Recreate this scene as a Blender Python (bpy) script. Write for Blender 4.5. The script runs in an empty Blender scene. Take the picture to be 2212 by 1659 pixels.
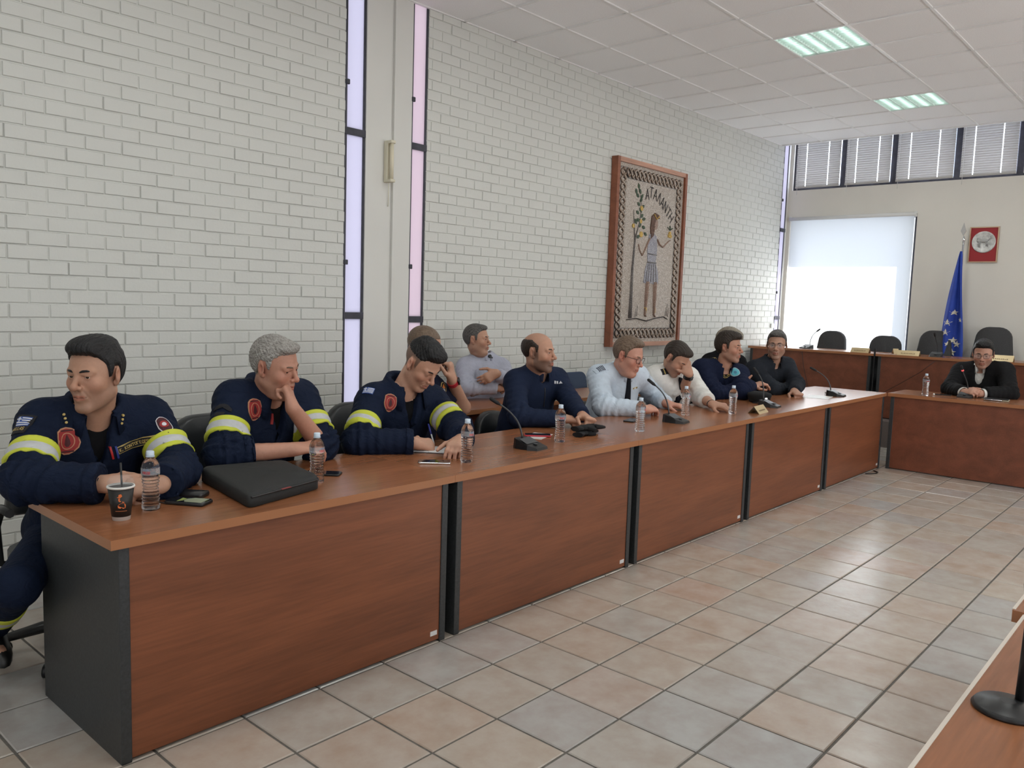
import bpy, bmesh, math, random
import numpy as np
from mathutils import Vector, Matrix, Euler, Quaternion
from mathutils.bvhtree import BVHTree
random.seed(7); RNG = np.random.default_rng(11)
scene = bpy.context.scene
COL = scene.collection
PI = math.pi

# ------------------------------------------------------------------ camera
camd = bpy.data.cameras.new('camera'); cam = bpy.data.objects.new('camera', camd); COL.objects.link(cam)
CAM_LOC = (-1.0236, -2.5385, 1.5242); CAM_ROT = (1.4702, -0.0322, -0.8425); CAM_F = 1762.47
cam.location = CAM_LOC; cam.rotation_euler = CAM_ROT
camd.sensor_width = 36.0; camd.lens = CAM_F / 2212 * 36.0; camd.clip_start = 0.05
scene.camera = cam

# ------------------------------------------------------------------ world, sun, room fill, exposure
world = bpy.data.worlds.new('sky'); scene.world = world; world.use_nodes = True
wn = world.node_tree; bg = wn.nodes['Background']
bg.inputs['Color'].default_value = (0.80, 0.88, 1.0, 1); bg.inputs['Strength'].default_value = 2.3
sund = bpy.data.lights.new('sun', 'SUN'); sun = bpy.data.objects.new('sun', sund); COL.objects.link(sun)
sund.energy = 34.0; sund.angle = 0.009; sund.color = (1.0, 0.97, 0.92)
sun.rotation_euler = Vector((1.0, -0.63, 1.13)).to_track_quat('Z', 'Y').to_euler()
def area(name, loc, direction, sx, sy, power, color=(1, 1, 1)):
    l = bpy.data.lights.new(name, 'AREA'); l.shape = 'RECTANGLE'; l.size = sx; l.size_y = sy
    l.energy = power; l.color = color
    o = bpy.data.objects.new(name, l); COL.objects.link(o); o.location = loc
    o.rotation_euler = Vector(direction).to_track_quat('-Z', 'Z').to_euler()
    return o
# area lamps added as room fill, set in unseen windows of long and end walls
for x, pw in ((-2.6, 12), (0.6, 24), (3.8, 42), (7.0, 58)):
    area('window_daylight', (x, -6.30, 1.55), (0, 1, 0.0), 2.4, 1.2, pw * 1.15, (1.0, 0.98, 0.97))
area('window_daylight', (-5.30, -1.9, 1.6), (1, 0, 0.0), 3.0, 1.2, 18, (1.0, 0.98, 0.97))
scene.view_settings.view_transform = 'Standard'; scene.view_settings.look = 'None'
scene.view_settings.exposure = -0.28; scene.view_settings.gamma = 1.0
scene.view_settings.use_curve_mapping = False
scene.cycles.max_bounces = 8; scene.cycles.diffuse_bounces = 5; scene.cycles.transmission_bounces = 8
scene.cycles.use_denoising = True; scene.cycles.caustics_reflective = False; scene.cycles.caustics_refractive = False
scene.cycles.sample_clamp_indirect = 6.0

# ------------------------------------------------------------------ materials
def srgb(r, g, b):
    f = lambda c: (c / 255) / 12.92 if c <= 10 else ((c / 255 + 0.055) / 1.055) ** 2.4
    return (f(r), f(g), f(b), 1.0)
def lin(c): return (c[0], c[1], c[2], 1.0)
MATS = {}
def mat(name, base, rough=0.5, metal=0.0, noise=None, bump=None, coords='Object', **kw):
    """noise=(scale xyz, amount, detail): value variation; bump=(scale xyz, strength, distance)"""
    m = bpy.data.materials.new(name); m.use_nodes = True
    nt = m.node_tree; b = nt.nodes['Principled BSDF']
    b.inputs['Base Color'].default_value = lin(base); b.inputs['Roughness'].default_value = rough
    b.inputs['Metallic'].default_value = metal
    for k, v in kw.items(): b.inputs[k.replace('_', ' ')].default_value = v
    if noise or bump: tc = nt.nodes.new('ShaderNodeTexCoord')
    if noise:
        mp = nt.nodes.new('ShaderNodeMapping'); mp.inputs['Scale'].default_value = noise[0]
        nt.links.new(tc.outputs[coords], mp.inputs['Vector'])
        nz = nt.nodes.new('ShaderNodeTexNoise'); nz.inputs['Scale'].default_value = 1.0
        nz.inputs['Detail'].default_value = noise[2] if len(noise) > 2 else 4.0
        nt.links.new(mp.outputs['Vector'], nz.inputs['Vector'])
        rp = nt.nodes.new('ShaderNodeValToRGB')
        a = noise[1]; rp.color_ramp.elements[0].position = 0.3; rp.color_ramp.elements[1].position = 0.7
        rp.color_ramp.elements[0].color = lin([c * (1 - a) for c in base[:3]])
        rp.color_ramp.elements[1].color = lin([min(1, c * (1 + a)) for c in base[:3]])
        nt.links.new(nz.outputs['Fac'], rp.inputs['Fac']); nt.links.new(rp.outputs['Color'], b.inputs['Base Color'])
    if bump:
        mp = nt.nodes.new('ShaderNodeMapping'); mp.inputs['Scale'].default_value = bump[0]
        nt.links.new(tc.outputs[coords], mp.inputs['Vector'])
        nz = nt.nodes.new('ShaderNodeTexNoise'); nz.inputs['Scale'].default_value = 1.0; nz.inputs['Detail'].default_value = 5.0
        nt.links.new(mp.outputs['Vector'], nz.inputs['Vector'])
        bp = nt.nodes.new('ShaderNodeBump'); bp.inputs['Strength'].default_value = bump[1]; bp.inputs['Distance'].default_value = bump[2]
        nt.links.new(nz.outputs['Fac'], bp.inputs['Height']); nt.links.new(bp.outputs['Normal'], b.inputs['Normal'])
    MATS[name] = m
    return m
def emis(name, color, strength):
    m = bpy.data.materials.new(name); m.use_nodes = True; nt = m.node_tree
    b = nt.nodes['Principled BSDF']; b.inputs['Base Color'].default_value = (0.02, 0.02, 0.02, 1)
    b.inputs['Emission Color'].default_value = lin(color); b.inputs['Emission Strength'].default_value = strength
    return m
def translucent(name, color, mixd=0.25, rough=0.5):
    """thin backlit sheet: part diffuse, mostly translucent"""
    m = bpy.data.materials.new(name); m.use_nodes = True; nt = m.node_tree
    nt.nodes.remove(nt.nodes['Principled BSDF']); out = nt.nodes['Material Output']
    d = nt.nodes.new('ShaderNodeBsdfDiffuse'); d.inputs['Color'].default_value = lin(color)
    t = nt.nodes.new('ShaderNodeBsdfTranslucent'); t.inputs['Color'].default_value = lin(color)
    x = nt.nodes.new('ShaderNodeMixShader'); x.inputs['Fac'].default_value = 1 - mixd
    nt.links.new(d.outputs[0], x.inputs[1]); nt.links.new(t.outputs[0], x.inputs[2]); nt.links.new(x.outputs[0], out.inputs['Surface'])
    return m
def glassmat(name, color, rough=0.0, ior=1.33):
    return mat(name, color, rough, Transmission_Weight=1.0, IOR=ior)

def wood(name, base, rough, dirx=True):
    m = mat(name, base, rough)
    nt = m.node_tree; b = nt.nodes['Principled BSDF']
    tc = nt.nodes.new('ShaderNodeTexCoord'); mp = nt.nodes.new('ShaderNodeMapping')
    mp.inputs['Scale'].default_value = (1.1, 7, 9) if dirx else (7, 1.1, 9)
    nt.links.new(tc.outputs['Object'], mp.inputs['Vector'])
    n1 = nt.nodes.new('ShaderNodeTexNoise'); n1.inputs['Scale'].default_value = 1.0; n1.inputs['Detail'].default_value = 6; n1.inputs['Distortion'].default_value = 0.6
    nt.links.new(mp.outputs[0], n1.inputs['Vector'])
    mp2 = nt.nodes.new('ShaderNodeMapping'); mp2.inputs['Scale'].default_value = (6, 90, 110) if dirx else (90, 6, 110)
    nt.links.new(tc.outputs['Object'], mp2.inputs['Vector'])
    n2 = nt.nodes.new('ShaderNodeTexNoise'); n2.inputs['Scale'].default_value = 1.0; n2.inputs['Detail'].default_value = 3
    nt.links.new(mp2.outputs[0], n2.inputs['Vector'])
    mx = nt.nodes.new('ShaderNodeMath'); mx.operation = 'MULTIPLY_ADD'; mx.inputs[1].default_value = 0.35
    nt.links.new(n2.outputs['Fac'], mx.inputs[0]); 
    m2 = nt.nodes.new('ShaderNodeMath'); m2.operation = 'MULTIPLY'; m2.inputs[1].default_value = 0.65
    nt.links.new(n1.outputs['Fac'], m2.inputs[0]); nt.links.new(m2.outputs[0], mx.inputs[2])
    rp = nt.nodes.new('ShaderNodeValToRGB'); e = rp.color_ramp.elements
    e[0].position = 0.33; e[1].position = 0.67
    e[0].color = lin([c * 0.74 for c in base[:3]]); e[1].color = lin([c * 1.24 for c in base[:3]])
    nt.links.new(mx.outputs[0], rp.inputs['Fac']); nt.links.new(rp.outputs['Color'], b.inputs['Base Color'])
    return m

M_brick = mat('painted_brick', (0.66, 0.665, 0.63), 0.55, bump=((60, 60, 60), 0.25, 0.004))
M_mortar = mat('painted_mortar', (0.63, 0.635, 0.60), 0.6, bump=((90, 90, 90), 0.3, 0.004))
M_plaster = mat('plaster_white', (0.70, 0.695, 0.66), 0.7, noise=((1.2, 1.2, 1.2), 0.03), bump=((40, 40, 40), 0.06, 0.003))
M_farwall = mat('plaster_beige', (0.74, 0.71, 0.65), 0.75, noise=((1.5, 1.5, 1.5), 0.03), bump=((50, 50, 50), 0.05, 0.003))
M_panel = mat('ceiling_panel_fibre', (0.92, 0.92, 0.925), 0.9, noise=((160, 160, 160), 0.06), bump=((140, 140, 140), 0.25, 0.002))
M_tbar = mat('white_enamel', (0.84, 0.84, 0.83), 0.4)
M_steel = mat('dark_window_steel', (0.035, 0.035, 0.05), 0.45, noise=((20, 20, 20), 0.3))
M_grout = mat('floor_grout', (0.135, 0.125, 0.112), 0.9, noise=((30, 30, 30), 0.2))
M_charcoal = mat('charcoal_laminate', (0.034, 0.037, 0.039), 0.45, noise=((120, 120, 120), 0.25))
M_black = mat('black_gap', (0.006, 0.006, 0.006), 0.8)
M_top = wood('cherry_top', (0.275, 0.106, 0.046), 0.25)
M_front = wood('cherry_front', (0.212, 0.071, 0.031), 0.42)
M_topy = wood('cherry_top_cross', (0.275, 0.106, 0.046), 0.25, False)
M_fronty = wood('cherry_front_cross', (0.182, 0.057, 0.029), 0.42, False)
M_edge = mat('cherry_edge_band', (0.37, 0.155, 0.068), 0.35)
M_sticker = mat('white_sticker', (0.75, 0.75, 0.75), 0.5)
M_lav = translucent('frosted_pane_lavender', (0.95, 0.91, 1.0), 0.1)
M_pink = translucent('frosted_pane_pink', (1.0, 0.87, 0.91), 0.1)
M_blind = translucent('roller_blind_fabric', (0.93, 0.95, 0.97), 0.3)
M_slat = translucent('blind_slat', (0.52, 0.50, 0.475), 0.93)
M_white = mat('white_plastic', (0.72, 0.72, 0.70), 0.4)
M_ivory = mat('ivory_plastic', (0.70, 0.66, 0.52), 0.45)
M_chrome = mat('chrome', (0.75, 0.75, 0.76), 0.18, 1.0)
M_leather = mat('black_leather', (0.014, 0.016, 0.018), 0.38, bump=((70, 70, 70), 0.25, 0.003))
M_seatfab = mat('charcoal_chair_fabric', (0.045, 0.045, 0.047), 0.85, noise=((200, 200, 200), 0.3))
M_bplast = mat('black_plastic', (0.012, 0.012, 0.013), 0.4)

def tile_mat():
    m = mat('glazed_floor_tile', (0.4, 0.37, 0.33), 0.21); nt = m.node_tree; b = nt.nodes['Principled BSDF']
    oi = nt.nodes.new('ShaderNodeObjectInfo'); ge = nt.nodes.new('ShaderNodeNewGeometry'); tc = nt.nodes.new('ShaderNodeTexCoord')
    ad = nt.nodes.new('ShaderNodeMath'); ad.operation = 'ADD'
    nt.links.new(oi.outputs['Random'], ad.inputs[0]); nt.links.new(ge.outputs['Random Per Island'], ad.inputs[1])
    fr = nt.nodes.new('ShaderNodeMath'); fr.operation = 'FRACT'; nt.links.new(ad.outputs[0], fr.inputs[0])
    rp = nt.nodes.new('ShaderNodeValToRGB'); e = rp.color_ramp.elements
    cols = [(0, srgb(176, 172, 166)), (0.3, srgb(194, 172, 156)), (0.55, srgb(192, 180, 167)), (0.8, srgb(172, 174, 177)), (1, srgb(196, 166, 149))]
    e[0].position = 0; e[0].color = cols[0][1]; e[1].position = 1; e[1].color = cols[-1][1]
    for p, c in cols[1:-1]:
        x = e.new(p); x.color = c
    nt.links.new(fr.outputs[0], rp.inputs['Fac'])
    gp = nt.nodes.new('ShaderNodeVectorMath'); gp.operation = 'ADD'
    nt.links.new(ge.outputs['Position'], gp.inputs[0])
    cb = nt.nodes.new('ShaderNodeCombineXYZ'); nt.links.new(fr.outputs[0], cb.inputs['Z']); nt.links.new(cb.outputs[0], gp.inputs[1])
    nz = nt.nodes.new('ShaderNodeTexNoise'); nz.inputs['Scale'].default_value = 7; nz.inputs['Detail'].default_value = 6; nz.inputs['Roughness'].default_value = 0.6
    nt.links.new(gp.outputs[0], nz.inputs['Vector'])
    r2 = nt.nodes.new('ShaderNodeValToRGB'); q = r2.color_ramp.elements
    q[0].position = 0.3; q[0].color = srgb(160, 141, 126); q[1].position = 0.66; q[1].color = srgb(188, 185, 178)
    nt.links.new(nz.outputs['Fac'], r2.inputs['Fac'])
    mx = nt.nodes.new('ShaderNodeMixRGB'); mx.inputs['Fac'].default_value = 0.5
    nt.links.new(rp.outputs['Color'], mx.inputs[1]); nt.links.new(r2.outputs['Color'], mx.inputs[2])
    nt.links.new(mx.outputs[0], b.inputs['Base Color'])
    n2 = nt.nodes.new('ShaderNodeTexNoise'); n2.inputs['Scale'].default_value = 26; n2.inputs['Detail'].default_value = 5
    nt.links.new(gp.outputs[0], n2.inputs['Vector'])
    bp = nt.nodes.new('ShaderNodeBump'); bp.inputs['Strength'].default_value = 0.14; bp.inputs['Distance'].default_value = 0.006
    nt.links.new(n2.outputs['Fac'], bp.inputs['Height']); nt.links.new(bp.outputs['Normal'], b.inputs['Normal'])
    return m
M_tile = tile_mat()

# ------------------------------------------------------------------ mesh helpers
class MB:
    def __init__(s): s.v = []; s.f = []; s.m = []; s.smooth = []
    def add(s, vs, fs, mi=0, smooth=False):
        o = len(s.v); s.v += [tuple(x) for x in vs]; s.f += [tuple(i + o for i in f) for f in fs]
        s.m += [mi] * len(fs); s.smooth += [smooth] * len(fs); return s
    def box(s, lo, hi, mi=0, R=None, c=None, bev=0.0):
        x0, y0, z0 = lo; x1, y1, z1 = hi
        if bev > 0:
            b = bev
            vs = []; 
            for z, e in ((z0, b), (z0 + b, 0), (z1 - b, 0), (z1, b)):
                q = b
                ring = [(x0 + q + e * .0 if 0 else x0 + e, y0 + q), (x0 + q, y0 + e), (x1 - q, y0 + e), (x1 - e, y0 + q), (x1 - e, y1 - q), (x1 - q, y1 - e), (x0 + q, y1 - e), (x0 + e, y1 - q)]
                vs += [(a, bb, z) for a, bb in ring]
            fs = [tuple(range(7, -1, -1)), tuple(range(24, 32))]
            for k in range(3):
                for i in range(8):
                    j = (i + 1) % 8; fs.append((k * 8 + i, k * 8 + j, k * 8 + 8 + j, k * 8 + 8 + i))
        else:
            vs = [(x0, y0, z0), (x1, y0, z0), (x1, y1, z0), (x0, y1, z0), (x0, y0, z1), (x1, y0, z1), (x1, y1, z1), (x0, y1, z1)]
            fs = [(3, 2, 1, 0), (4, 5, 6, 7), (0, 1, 5, 4), (1, 2, 6, 5), (2, 3, 7, 6), (3, 0, 4, 7)]
        if R is not None:
            c = Vector(c or (0, 0, 0)); vs = [R @ Vector(v) + c for v in vs]
        return s.add(vs, fs, mi)
    def lathe(s, prof, n=24, mi=0, c=(0, 0, 0), R=None, caps=True, mis=None, smooth=True):
        vs = []; 
        for r, z in prof:
            for k in range(n):
                a = 2 * PI * k / n; vs.append((r * math.cos(a), r * math.sin(a), z))
        if R is not None: vs = [R @ Vector(v) for v in vs]
        vs = [(v[0] + c[0], v[1] + c[1], v[2] + c[2]) for v in vs]
        o = len(s.v); s.v += vs
        for i in range(len(prof) - 1):
            for k in range(n):
                j = (k + 1) % n
                s.f.append((o + i * n + k, o + i * n + j, o + (i + 1) * n + j, o + (i + 1) * n + k)); s.m.append(mis[i] if mis else mi); s.smooth.append(smooth)
        if caps:
            if prof[0][0] > 1e-6: s.f.append(tuple(o + k for k in range(n - 1, -1, -1))); s.m.append(mis[0] if mis else mi); s.smooth.append(False)
            if prof[-1][0] > 1e-6: s.f.append(tuple(o + (len(prof) - 1) * n + k for k in range(n))); s.m.append(mis[-1] if mis else mi); s.smooth.append(False)
        return s
    def cyl(s, p0, p1, r0, r1=None, n=12, mi=0, smooth=True):
        return s.tube([p0, p1], [r0, r0 if r1 is None else r1], n, mi, smooth)
    def tube(s, pts, r, n=8, mi=0, smooth=True, squash=None, caps=True):
        pts = [Vector(p) for p in pts]; k = len(pts)
        rs = r if isinstance(r, (list, tuple)) else [r] * k
        up = None; rings = []
        for i, p in enumerate(pts):
            t = (pts[min(i + 1, k - 1)] - pts[max(i - 1, 0)]).normalized()
            if up is None:
                up = Vector((0, 0, 1)) if abs(t.z) < 0.9 else Vector((1, 0, 0))
            a = t.cross(up).normalized(); b = a.cross(t).normalized(); up = b
            rings.append([p + (a * math.cos(2 * PI * j / n) * (squash[0] if squash else 1) + b * math.sin(2 * PI * j / n) * (squash[1] if squash else 1)) * rs[i] for j in range(n)])
        o = len(s.v)
        for rg in rings: s.v += [tuple(v) for v in rg]
        for i in range(k - 1):
            for j in range(n):
                j2 = (j + 1) % n; s.f.append((o + i * n + j, o + i * n + j2, o + (i + 1) * n + j2, o + (i + 1) * n + j)); s.m.append(mi); s.smooth.append(smooth)
        if caps:
            s.f.append(tuple(o + j for j in range(n - 1, -1, -1))); s.m.append(mi); s.smooth.append(False)
            s.f.append(tuple(o + (k - 1) * n + j for j in range(n))); s.m.append(mi); s.smooth.append(False)
        return s
    def prism(s, poly, z0, z1, mi=0, axis='z', smooth=False):
        n = len(poly)
        P = lambda a, b, c: {'z': (a, b, c), 'y': (a, c, b), 'x': (c, a, b)}[axis]
        vs = [P(a, b, z0) for a, b in poly] + [P(a, b, z1) for a, b in poly]
        fs = [tuple(range(n - 1, -1, -1)), tuple(range(n, 2 * n))] + [(i, (i + 1) % n, n + (i + 1) % n, n + i) for i in range(n)]
        return s.add(vs, fs, mi)
    def ell(s, c, r, n=12, m=8, mi=0, R=None):
        prof = [(math.sin(PI * i / m), -math.cos(PI * i / m)) for i in range(m + 1)]
        vs = []
        for pr, pz in prof:
            for k in range(n):
                a = 2 * PI * k / n; v = Vector((pr * math.cos(a) * r[0], pr * math.sin(a) * r[1], pz * r[2]))
                if R is not None: v = R @ v
                vs.append((v[0] + c[0], v[1] + c[1], v[2] + c[2]))
        fs = [(i * n + k, i * n + (k + 1) % n, (i + 1) * n + (k + 1) % n, (i + 1) * n + k) for i in range(m) for k in range(n)]
        return s.add(vs, fs, mi, True)
    def mesh(s, name, mats):
        me = bpy.data.meshes.new(name); me.from_pydata(s.v, [], s.f)
        for m in (mats if isinstance(mats, (list, tuple)) else [mats]): me.materials.append(m)
        me.polygons.foreach_set('material_index', s.m); me.polygons.foreach_set('use_smooth', s.smooth)
        me.update()
        bm = bmesh.new(); bm.from_mesh(me); bmesh.ops.recalc_face_normals(bm, faces=bm.faces); bm.to_mesh(me); bm.free()
        return me
    def build(s, name, mats, parent=None, **kw): return ob(name, s.mesh(name, mats), parent, **kw)
def ob(name, me, parent=None, label=None, cat=None, group=None, kind=None, loc=None, rot=None):
    o = bpy.data.objects.new(name, me); COL.objects.link(o)
    if parent is not None: o.parent = parent
    if loc is not None: o.location = loc
    if rot is not None: o.rotation_euler = rot
    tag(o, label, cat, group, kind); return o
def tag(o, label=None, cat=None, group=None, kind=None):
    if label: o['label'] = label
    if cat: o['category'] = cat
    if group: o['group'] = group
    if kind: o['kind'] = kind
    return o
def thing(name, label, cat, loc=(0, 0, 0), rotz=0.0, group=None):
    return ob(name, None, None, label, cat, group, None, loc, (0, 0, rotz))
def dup(o, parent=None, loc=None, rot=None, label=None):
    c = o.copy(); COL.objects.link(c); c.parent = parent
    if loc is not None: c.location = loc
    if rot is not None: c.rotation_euler = rot
    if label: c['label'] = label
    for ch in list(o.children): dup(ch, c)
    return c
CR = Euler(CAM_ROT).to_matrix().transposed()
def in_view(p, margin=40):
    """where a point of the room falls in the photograph (to pick which repeated pieces are modelled singly)"""
    c = CR @ (Vector(p) - Vector(CAM_LOC))
    if c.z > -0.1: return None
    u = 1106 + CAM_F * c.x / -c.z; v = 829.5 - CAM_F * c.y / -c.z
    return (-c.z) if (-margin < u < 2212 + margin and -margin < v < 1659 + margin) else None

# ------------------------------------------------------------------ setting
YW, ZC, XF, YR, XB = 2.28, 3.716, 10.05, -6.0, -5.0
H, W, D = 0.75, 1.482, 0.719
# floor: grout bed with single tiles
P = 0.3208; TX0, TY0 = 0.143, -0.31
floor = MB().box((XB, YR, -0.2), (XF + 0.6, YW + 0.4, -0.004)).build('floor', M_grout, kind='structure')
def slab_mesh(name, sx, sy, t, bev, mt, z0=None):
    """low slab with chamfered rim, face up at z=0"""
    m = MB(); a, b = sx / 2, sy / 2
    vs = [(-a, -b, -t), (a, -b, -t), (a, b, -t), (-a, b, -t), (-a, -b, -bev), (a, -b, -bev), (a, b, -bev), (-a, b, -bev),
          (-a + bev, -b + bev, 0), (a - bev, -b + bev, 0), (a - bev, b - bev, 0), (-a + bev, b - bev, 0)]
    fs = [(0, 1, 5, 4), (1, 2, 6, 5), (2, 3, 7, 6), (3, 0, 4, 7), (4, 5, 9, 8), (5, 6, 10, 9), (6, 7, 11, 10), (7, 4, 8, 11), (8, 9, 10, 11)]
    m.add(vs, fs); return m
tm = slab_mesh('tile', P - 0.009, P - 0.009, 0.008, 0.0035, M_tile); tile_me = tm.mesh('tile', M_tile)
cells = []
i0, i1 = int((XB - TX0) / P), int((9.0 - TX0) / P); j0, j1 = int((YR - TY0) / P), int((YW - TY0) / P) + 1
for i in range(i0, i1):
    for j in range(j0, j1):
        c = (TX0 + (i + .5) * P, TY0 + (j + .5) * P)
        d = in_view((c[0], c[1], 0))
        hid = (0.02 < c[0] < 7.3 and 0.1 < c[1]) or c[0] > 7.6
        cells.append((d if (d and not hid) else 99, c))
cells.sort()
rest = MB()
for n, (d, c) in enumerate(cells):
    if n < 300 and d < 99:
        ob('tile', tile_me, floor, loc=(c[0], c[1], 0.001 + random.uniform(-.0007, .0007)), rot=(random.uniform(-.002, .002), random.uniform(-.002, .002), random.choice((0, PI / 2))))
    else:
        rest.add([(x + c[0], y + c[1], z + 0.001) for x, y, z in tm.v], tm.f)
rest.build('tile_field', M_tile, floor, kind='stuff')

# painted brick walls
BP, BH = 0.198, 0.0768; ZB0 = 1.3551
bm_ = MB(); a, b, t, bv = (BP - 0.006) / 2, (BH - 0.006) / 2, 0.0065, 0.0035
vs = [(-a, 0, -b), (a, 0, -b), (a, 0, b), (-a, 0, b), (-a + .001, -t + bv, -b + .001), (a - .001, -t + bv, -b + .001), (a - .001, -t + bv, b - .001), (-a + .001, -t + bv, b - .001),
      (-a + bv, -t, -b + bv), (a - bv, -t, -b + bv), (a - bv, -t, b - bv), (-a + bv, -t, b - bv)]
fs = [(0, 1, 5, 4), (1, 2, 6, 5), (2, 3, 7, 6), (3, 0, 4, 7), (4, 5, 9, 8), (5, 6, 10, 9), (6, 7, 11, 10), (7, 4, 8, 11), (8, 9, 10, 11)]
bm_.add(vs, fs); brick_me = bm_.mesh('brick', M_brick)
def brick_wall(x0, x1, zlo, xj, label):
    w = MB().box((x0, YW, 0), (x1, YW + 0.22, ZC + 0.5)).build('wall_left', M_mortar, kind='structure', label=label)
    lst = []
    k0 = int(math.floor((zlo - ZB0) / BH)); k1 = int(math.ceil((ZC - ZB0) / BH))
    for k in range(k0, k1 + 1):
        z = ZB0 + (k + .5) * BH
        off = xj + (0.0 if k % 2 == 0 else BP / 2)
        i = int(math.floor((x0 - off) / BP)) - 1
        while off + i * BP < x1:
            xa, xb = max(off + i * BP, x0), min(off + (i + 1) * BP, x1)
            za, zb = max(z - BH / 2, zlo), min(z + BH / 2, ZC + .02)
            if xb - xa > 0.03 and zb - za > 0.02:
                lst.append(((xa + xb) / 2, (za + zb) / 2, (xb - xa) / BP, (zb - za) / BH))
            i += 1
    key = []
    for x, z, sx, sz in lst:
        d = in_view((x, YW, z), 10); 
        if z < 0.95 and x > 0.5: d = None
        key.append(d if d else 99)
    order = sorted(range(len(lst)), key=lambda q: key[q])
    r = MB()
    for n, q in enumerate(order):
        x, z, sx, sz = lst[q]; y = YW + random.uniform(-.0018, .0022); tx, tz = random.uniform(-.006, .006), random.uniform(-.012, .012)
        sx *= random.uniform(.985, 1.012); sz *= random.uniform(.97, 1.02)
        if n < 300 and key[q] < 99:
            o = ob('brick', brick_me, w, loc=(x, y, z), rot=(tx * 2, random.uniform(-.004, .004), tz)); o.scale = (sx, 1, sz)
        else:
            r.add([(vx * sx + x, vy + y + vx * tz + vz * tx * 2, vz * sz + z) for vx, vy, vz in vs], fs)
    r.build('brickwork', M_brick, w, kind='stuff')
    return w
WX = dict(w1=(2.557, 2.735), w2=(3.165, 3.325))
brick_wall(-5.0, 2.557, 0.14, 0.423, 'white painted brick wall left of the slit windows')
brick_wall(3.325, 9.82, 0.14, 3.465, 'white painted brick wall with the mosaic, right of the slit windows')
base = MB().box((XB, YW - 0.014, 0), (2.55, YW + .01, 0.135), bev=0.004).build('baseboard_left', M_plaster, kind='structure')
MB().box((3.33, YW - 0.014, 0), (9.82, YW + .01, 0.135), bev=0.004).build('baseboard_left', M_plaster, kind='structure')
# plaster pier between the slit windows, with cable trunking
MB().box((2.735, YW - 0.012, 0), (3.165, YW + 0.3, ZC + .5)).build('wall_pier', M_plaster, kind='structure')
MB().box((2.557, YW + .0, 0), (2.735, YW + .22, 0.30)).build('wall_sill', M_plaster, kind='structure')
MB().box((3.165, YW + .0, 0), (3.325, YW + .22, 0.30)).build('wall_sill', M_plaster, kind='structure')
MB().box((2.975, YW - 0.035, 0.2), (3.02, YW - 0.011, ZC)).build('trim_1', M_plaster, kind='structure', label='white vertical cable trunking on the pier')
def slit(n, x0, x1, mulls, panemat, zb=0.30, zt=ZC + .45):
    fr = MB(); fw = 0.018; y0, y1 = YW + .002, YW + 0.02
    fr.box((x0, y0 - .004, zb), (x0 + fw, y1, zt)).box((x1 - fw, y0 - .004, zb), (x1, y1, zt)).box((x0, y0, zb), (x1, y1, zb + fw))
    w = fr.build('window_%d' % n, M_steel, kind='structure')
    zs = [zb] + list(mulls) + [zt]
    for m in mulls: MB().box((x0, y0 - .012, m - .024), (x1, y1, m + .024)).build('mullion', M_steel, w)
    for a, b in zip(zs[:-1], zs[1:]):
        MB().box((x0 + fw, YW + .005, a + .02), (x1 - fw, YW + .009, b - .02)).build('pane', panemat, w)
        pass
    for z in (1.75, 3.0):
        MB().box((x0 - .004, y0 - .022, z), (x0 + .03, y0 - .002, z + .035), bev=.004).build('hinge', M_steel, w)
    return w
slit(1, 2.557, 2.735, (1.386, 2.685), M_lav)
slit(2, 3.165, 3.325, (1.362, 2.677), M_pink)
slit(3, 9.82, 9.985, (1.42, 2.62), M_lav)
MB().box((9.985, YW, 0), (XF + .3, YW + .22, 4.6)).build('wall_corner', M_plaster, kind='structure')

# far wall with blind window and clerestory
BY0, BY1, BZ0, BZ1 = 0.60, 2.235, 0.55, 2.80
fwm = MB()
TH = 0.30
fwm.box((XF, YR, 0), (XF + TH, BY0, 3.165)).box((XF, BY0, 0), (XF + TH, BY1, BZ0)).box((XF, BY0, BZ1), (XF + TH, BY1, 3.165)).box((XF, BY1, 0), (XF + TH, YW + .3, 3.165))
fwm.box((XF, YR, 4.3), (XF + TH, YW + .3, 4.7)).box((XF, 2.235, 3.165), (XF + TH, YW + .3, 4.3))
fwm.build('wall_far', M_farwall, kind='structure')
MB().box((XF + TH, -.6, BZ1 + 0.02), (XF + TH + 0.31, 3.2, BZ1 + 0.12)).build('wall_far_canopy', M_plaster, kind='structure', label='concrete canopy outside above the far window')  # unseen canopy, added to cast the shadow edge on the roller blind
# window_4: large window behind the roller blind
fr = MB(); x0, x1 = XF + .10, XF + .15
for a, b in ((BY0, BY0 + .05), (BY1 - .05, BY1)): fr.box((x0, a, BZ0), (x1, b, BZ1))
fr.box((x0, BY0, BZ0), (x1, BY1, BZ0 + .05)).box((x0, BY0, BZ1 - .05), (x1, BY1, BZ1))
w4 = fr.build('window_4', M_steel, kind='structure')
# clerestory windows
div = [2.235, 1.567, 0.933, 0.199, -0.465, -1.13]
n = 5
for k in range(len(div) - 1):
    y1, y0 = div[k], div[k + 1]
    f = MB(); xa, xb = XF + .03, XF + .09; e = .036
    f.box((xa, y0, 3.165), (xb, y0 + e, 4.3)).box((xa, y1 - e, 3.165), (xb, y1, 4.3)).box((xa, y0 + e, 3.165), (xb, y1 - e, 3.165 + e)).box((xa, y0 + e, 4.3 - e), (xb, y1 - e, 4.3))
    w = f.build('window_%d' % n, M_steel, kind='structure'); n += 1
    MB().box((xa + .03, y0 + e, 3.165 + e), (xa + .034, y1 - e, 4.3 - e)).build('pane', translucent('hazy_clerestory_glass', (0.85, 0.9, 1.0), 0.05), w) if k < 5 else None
MB().box((XF, YR, 3.165), (XF + TH, div[-1], 4.3)).build('wall_far', M_farwall, kind='structure')  # unseen infill, added to keep stray sun off the floor and desks
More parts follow.
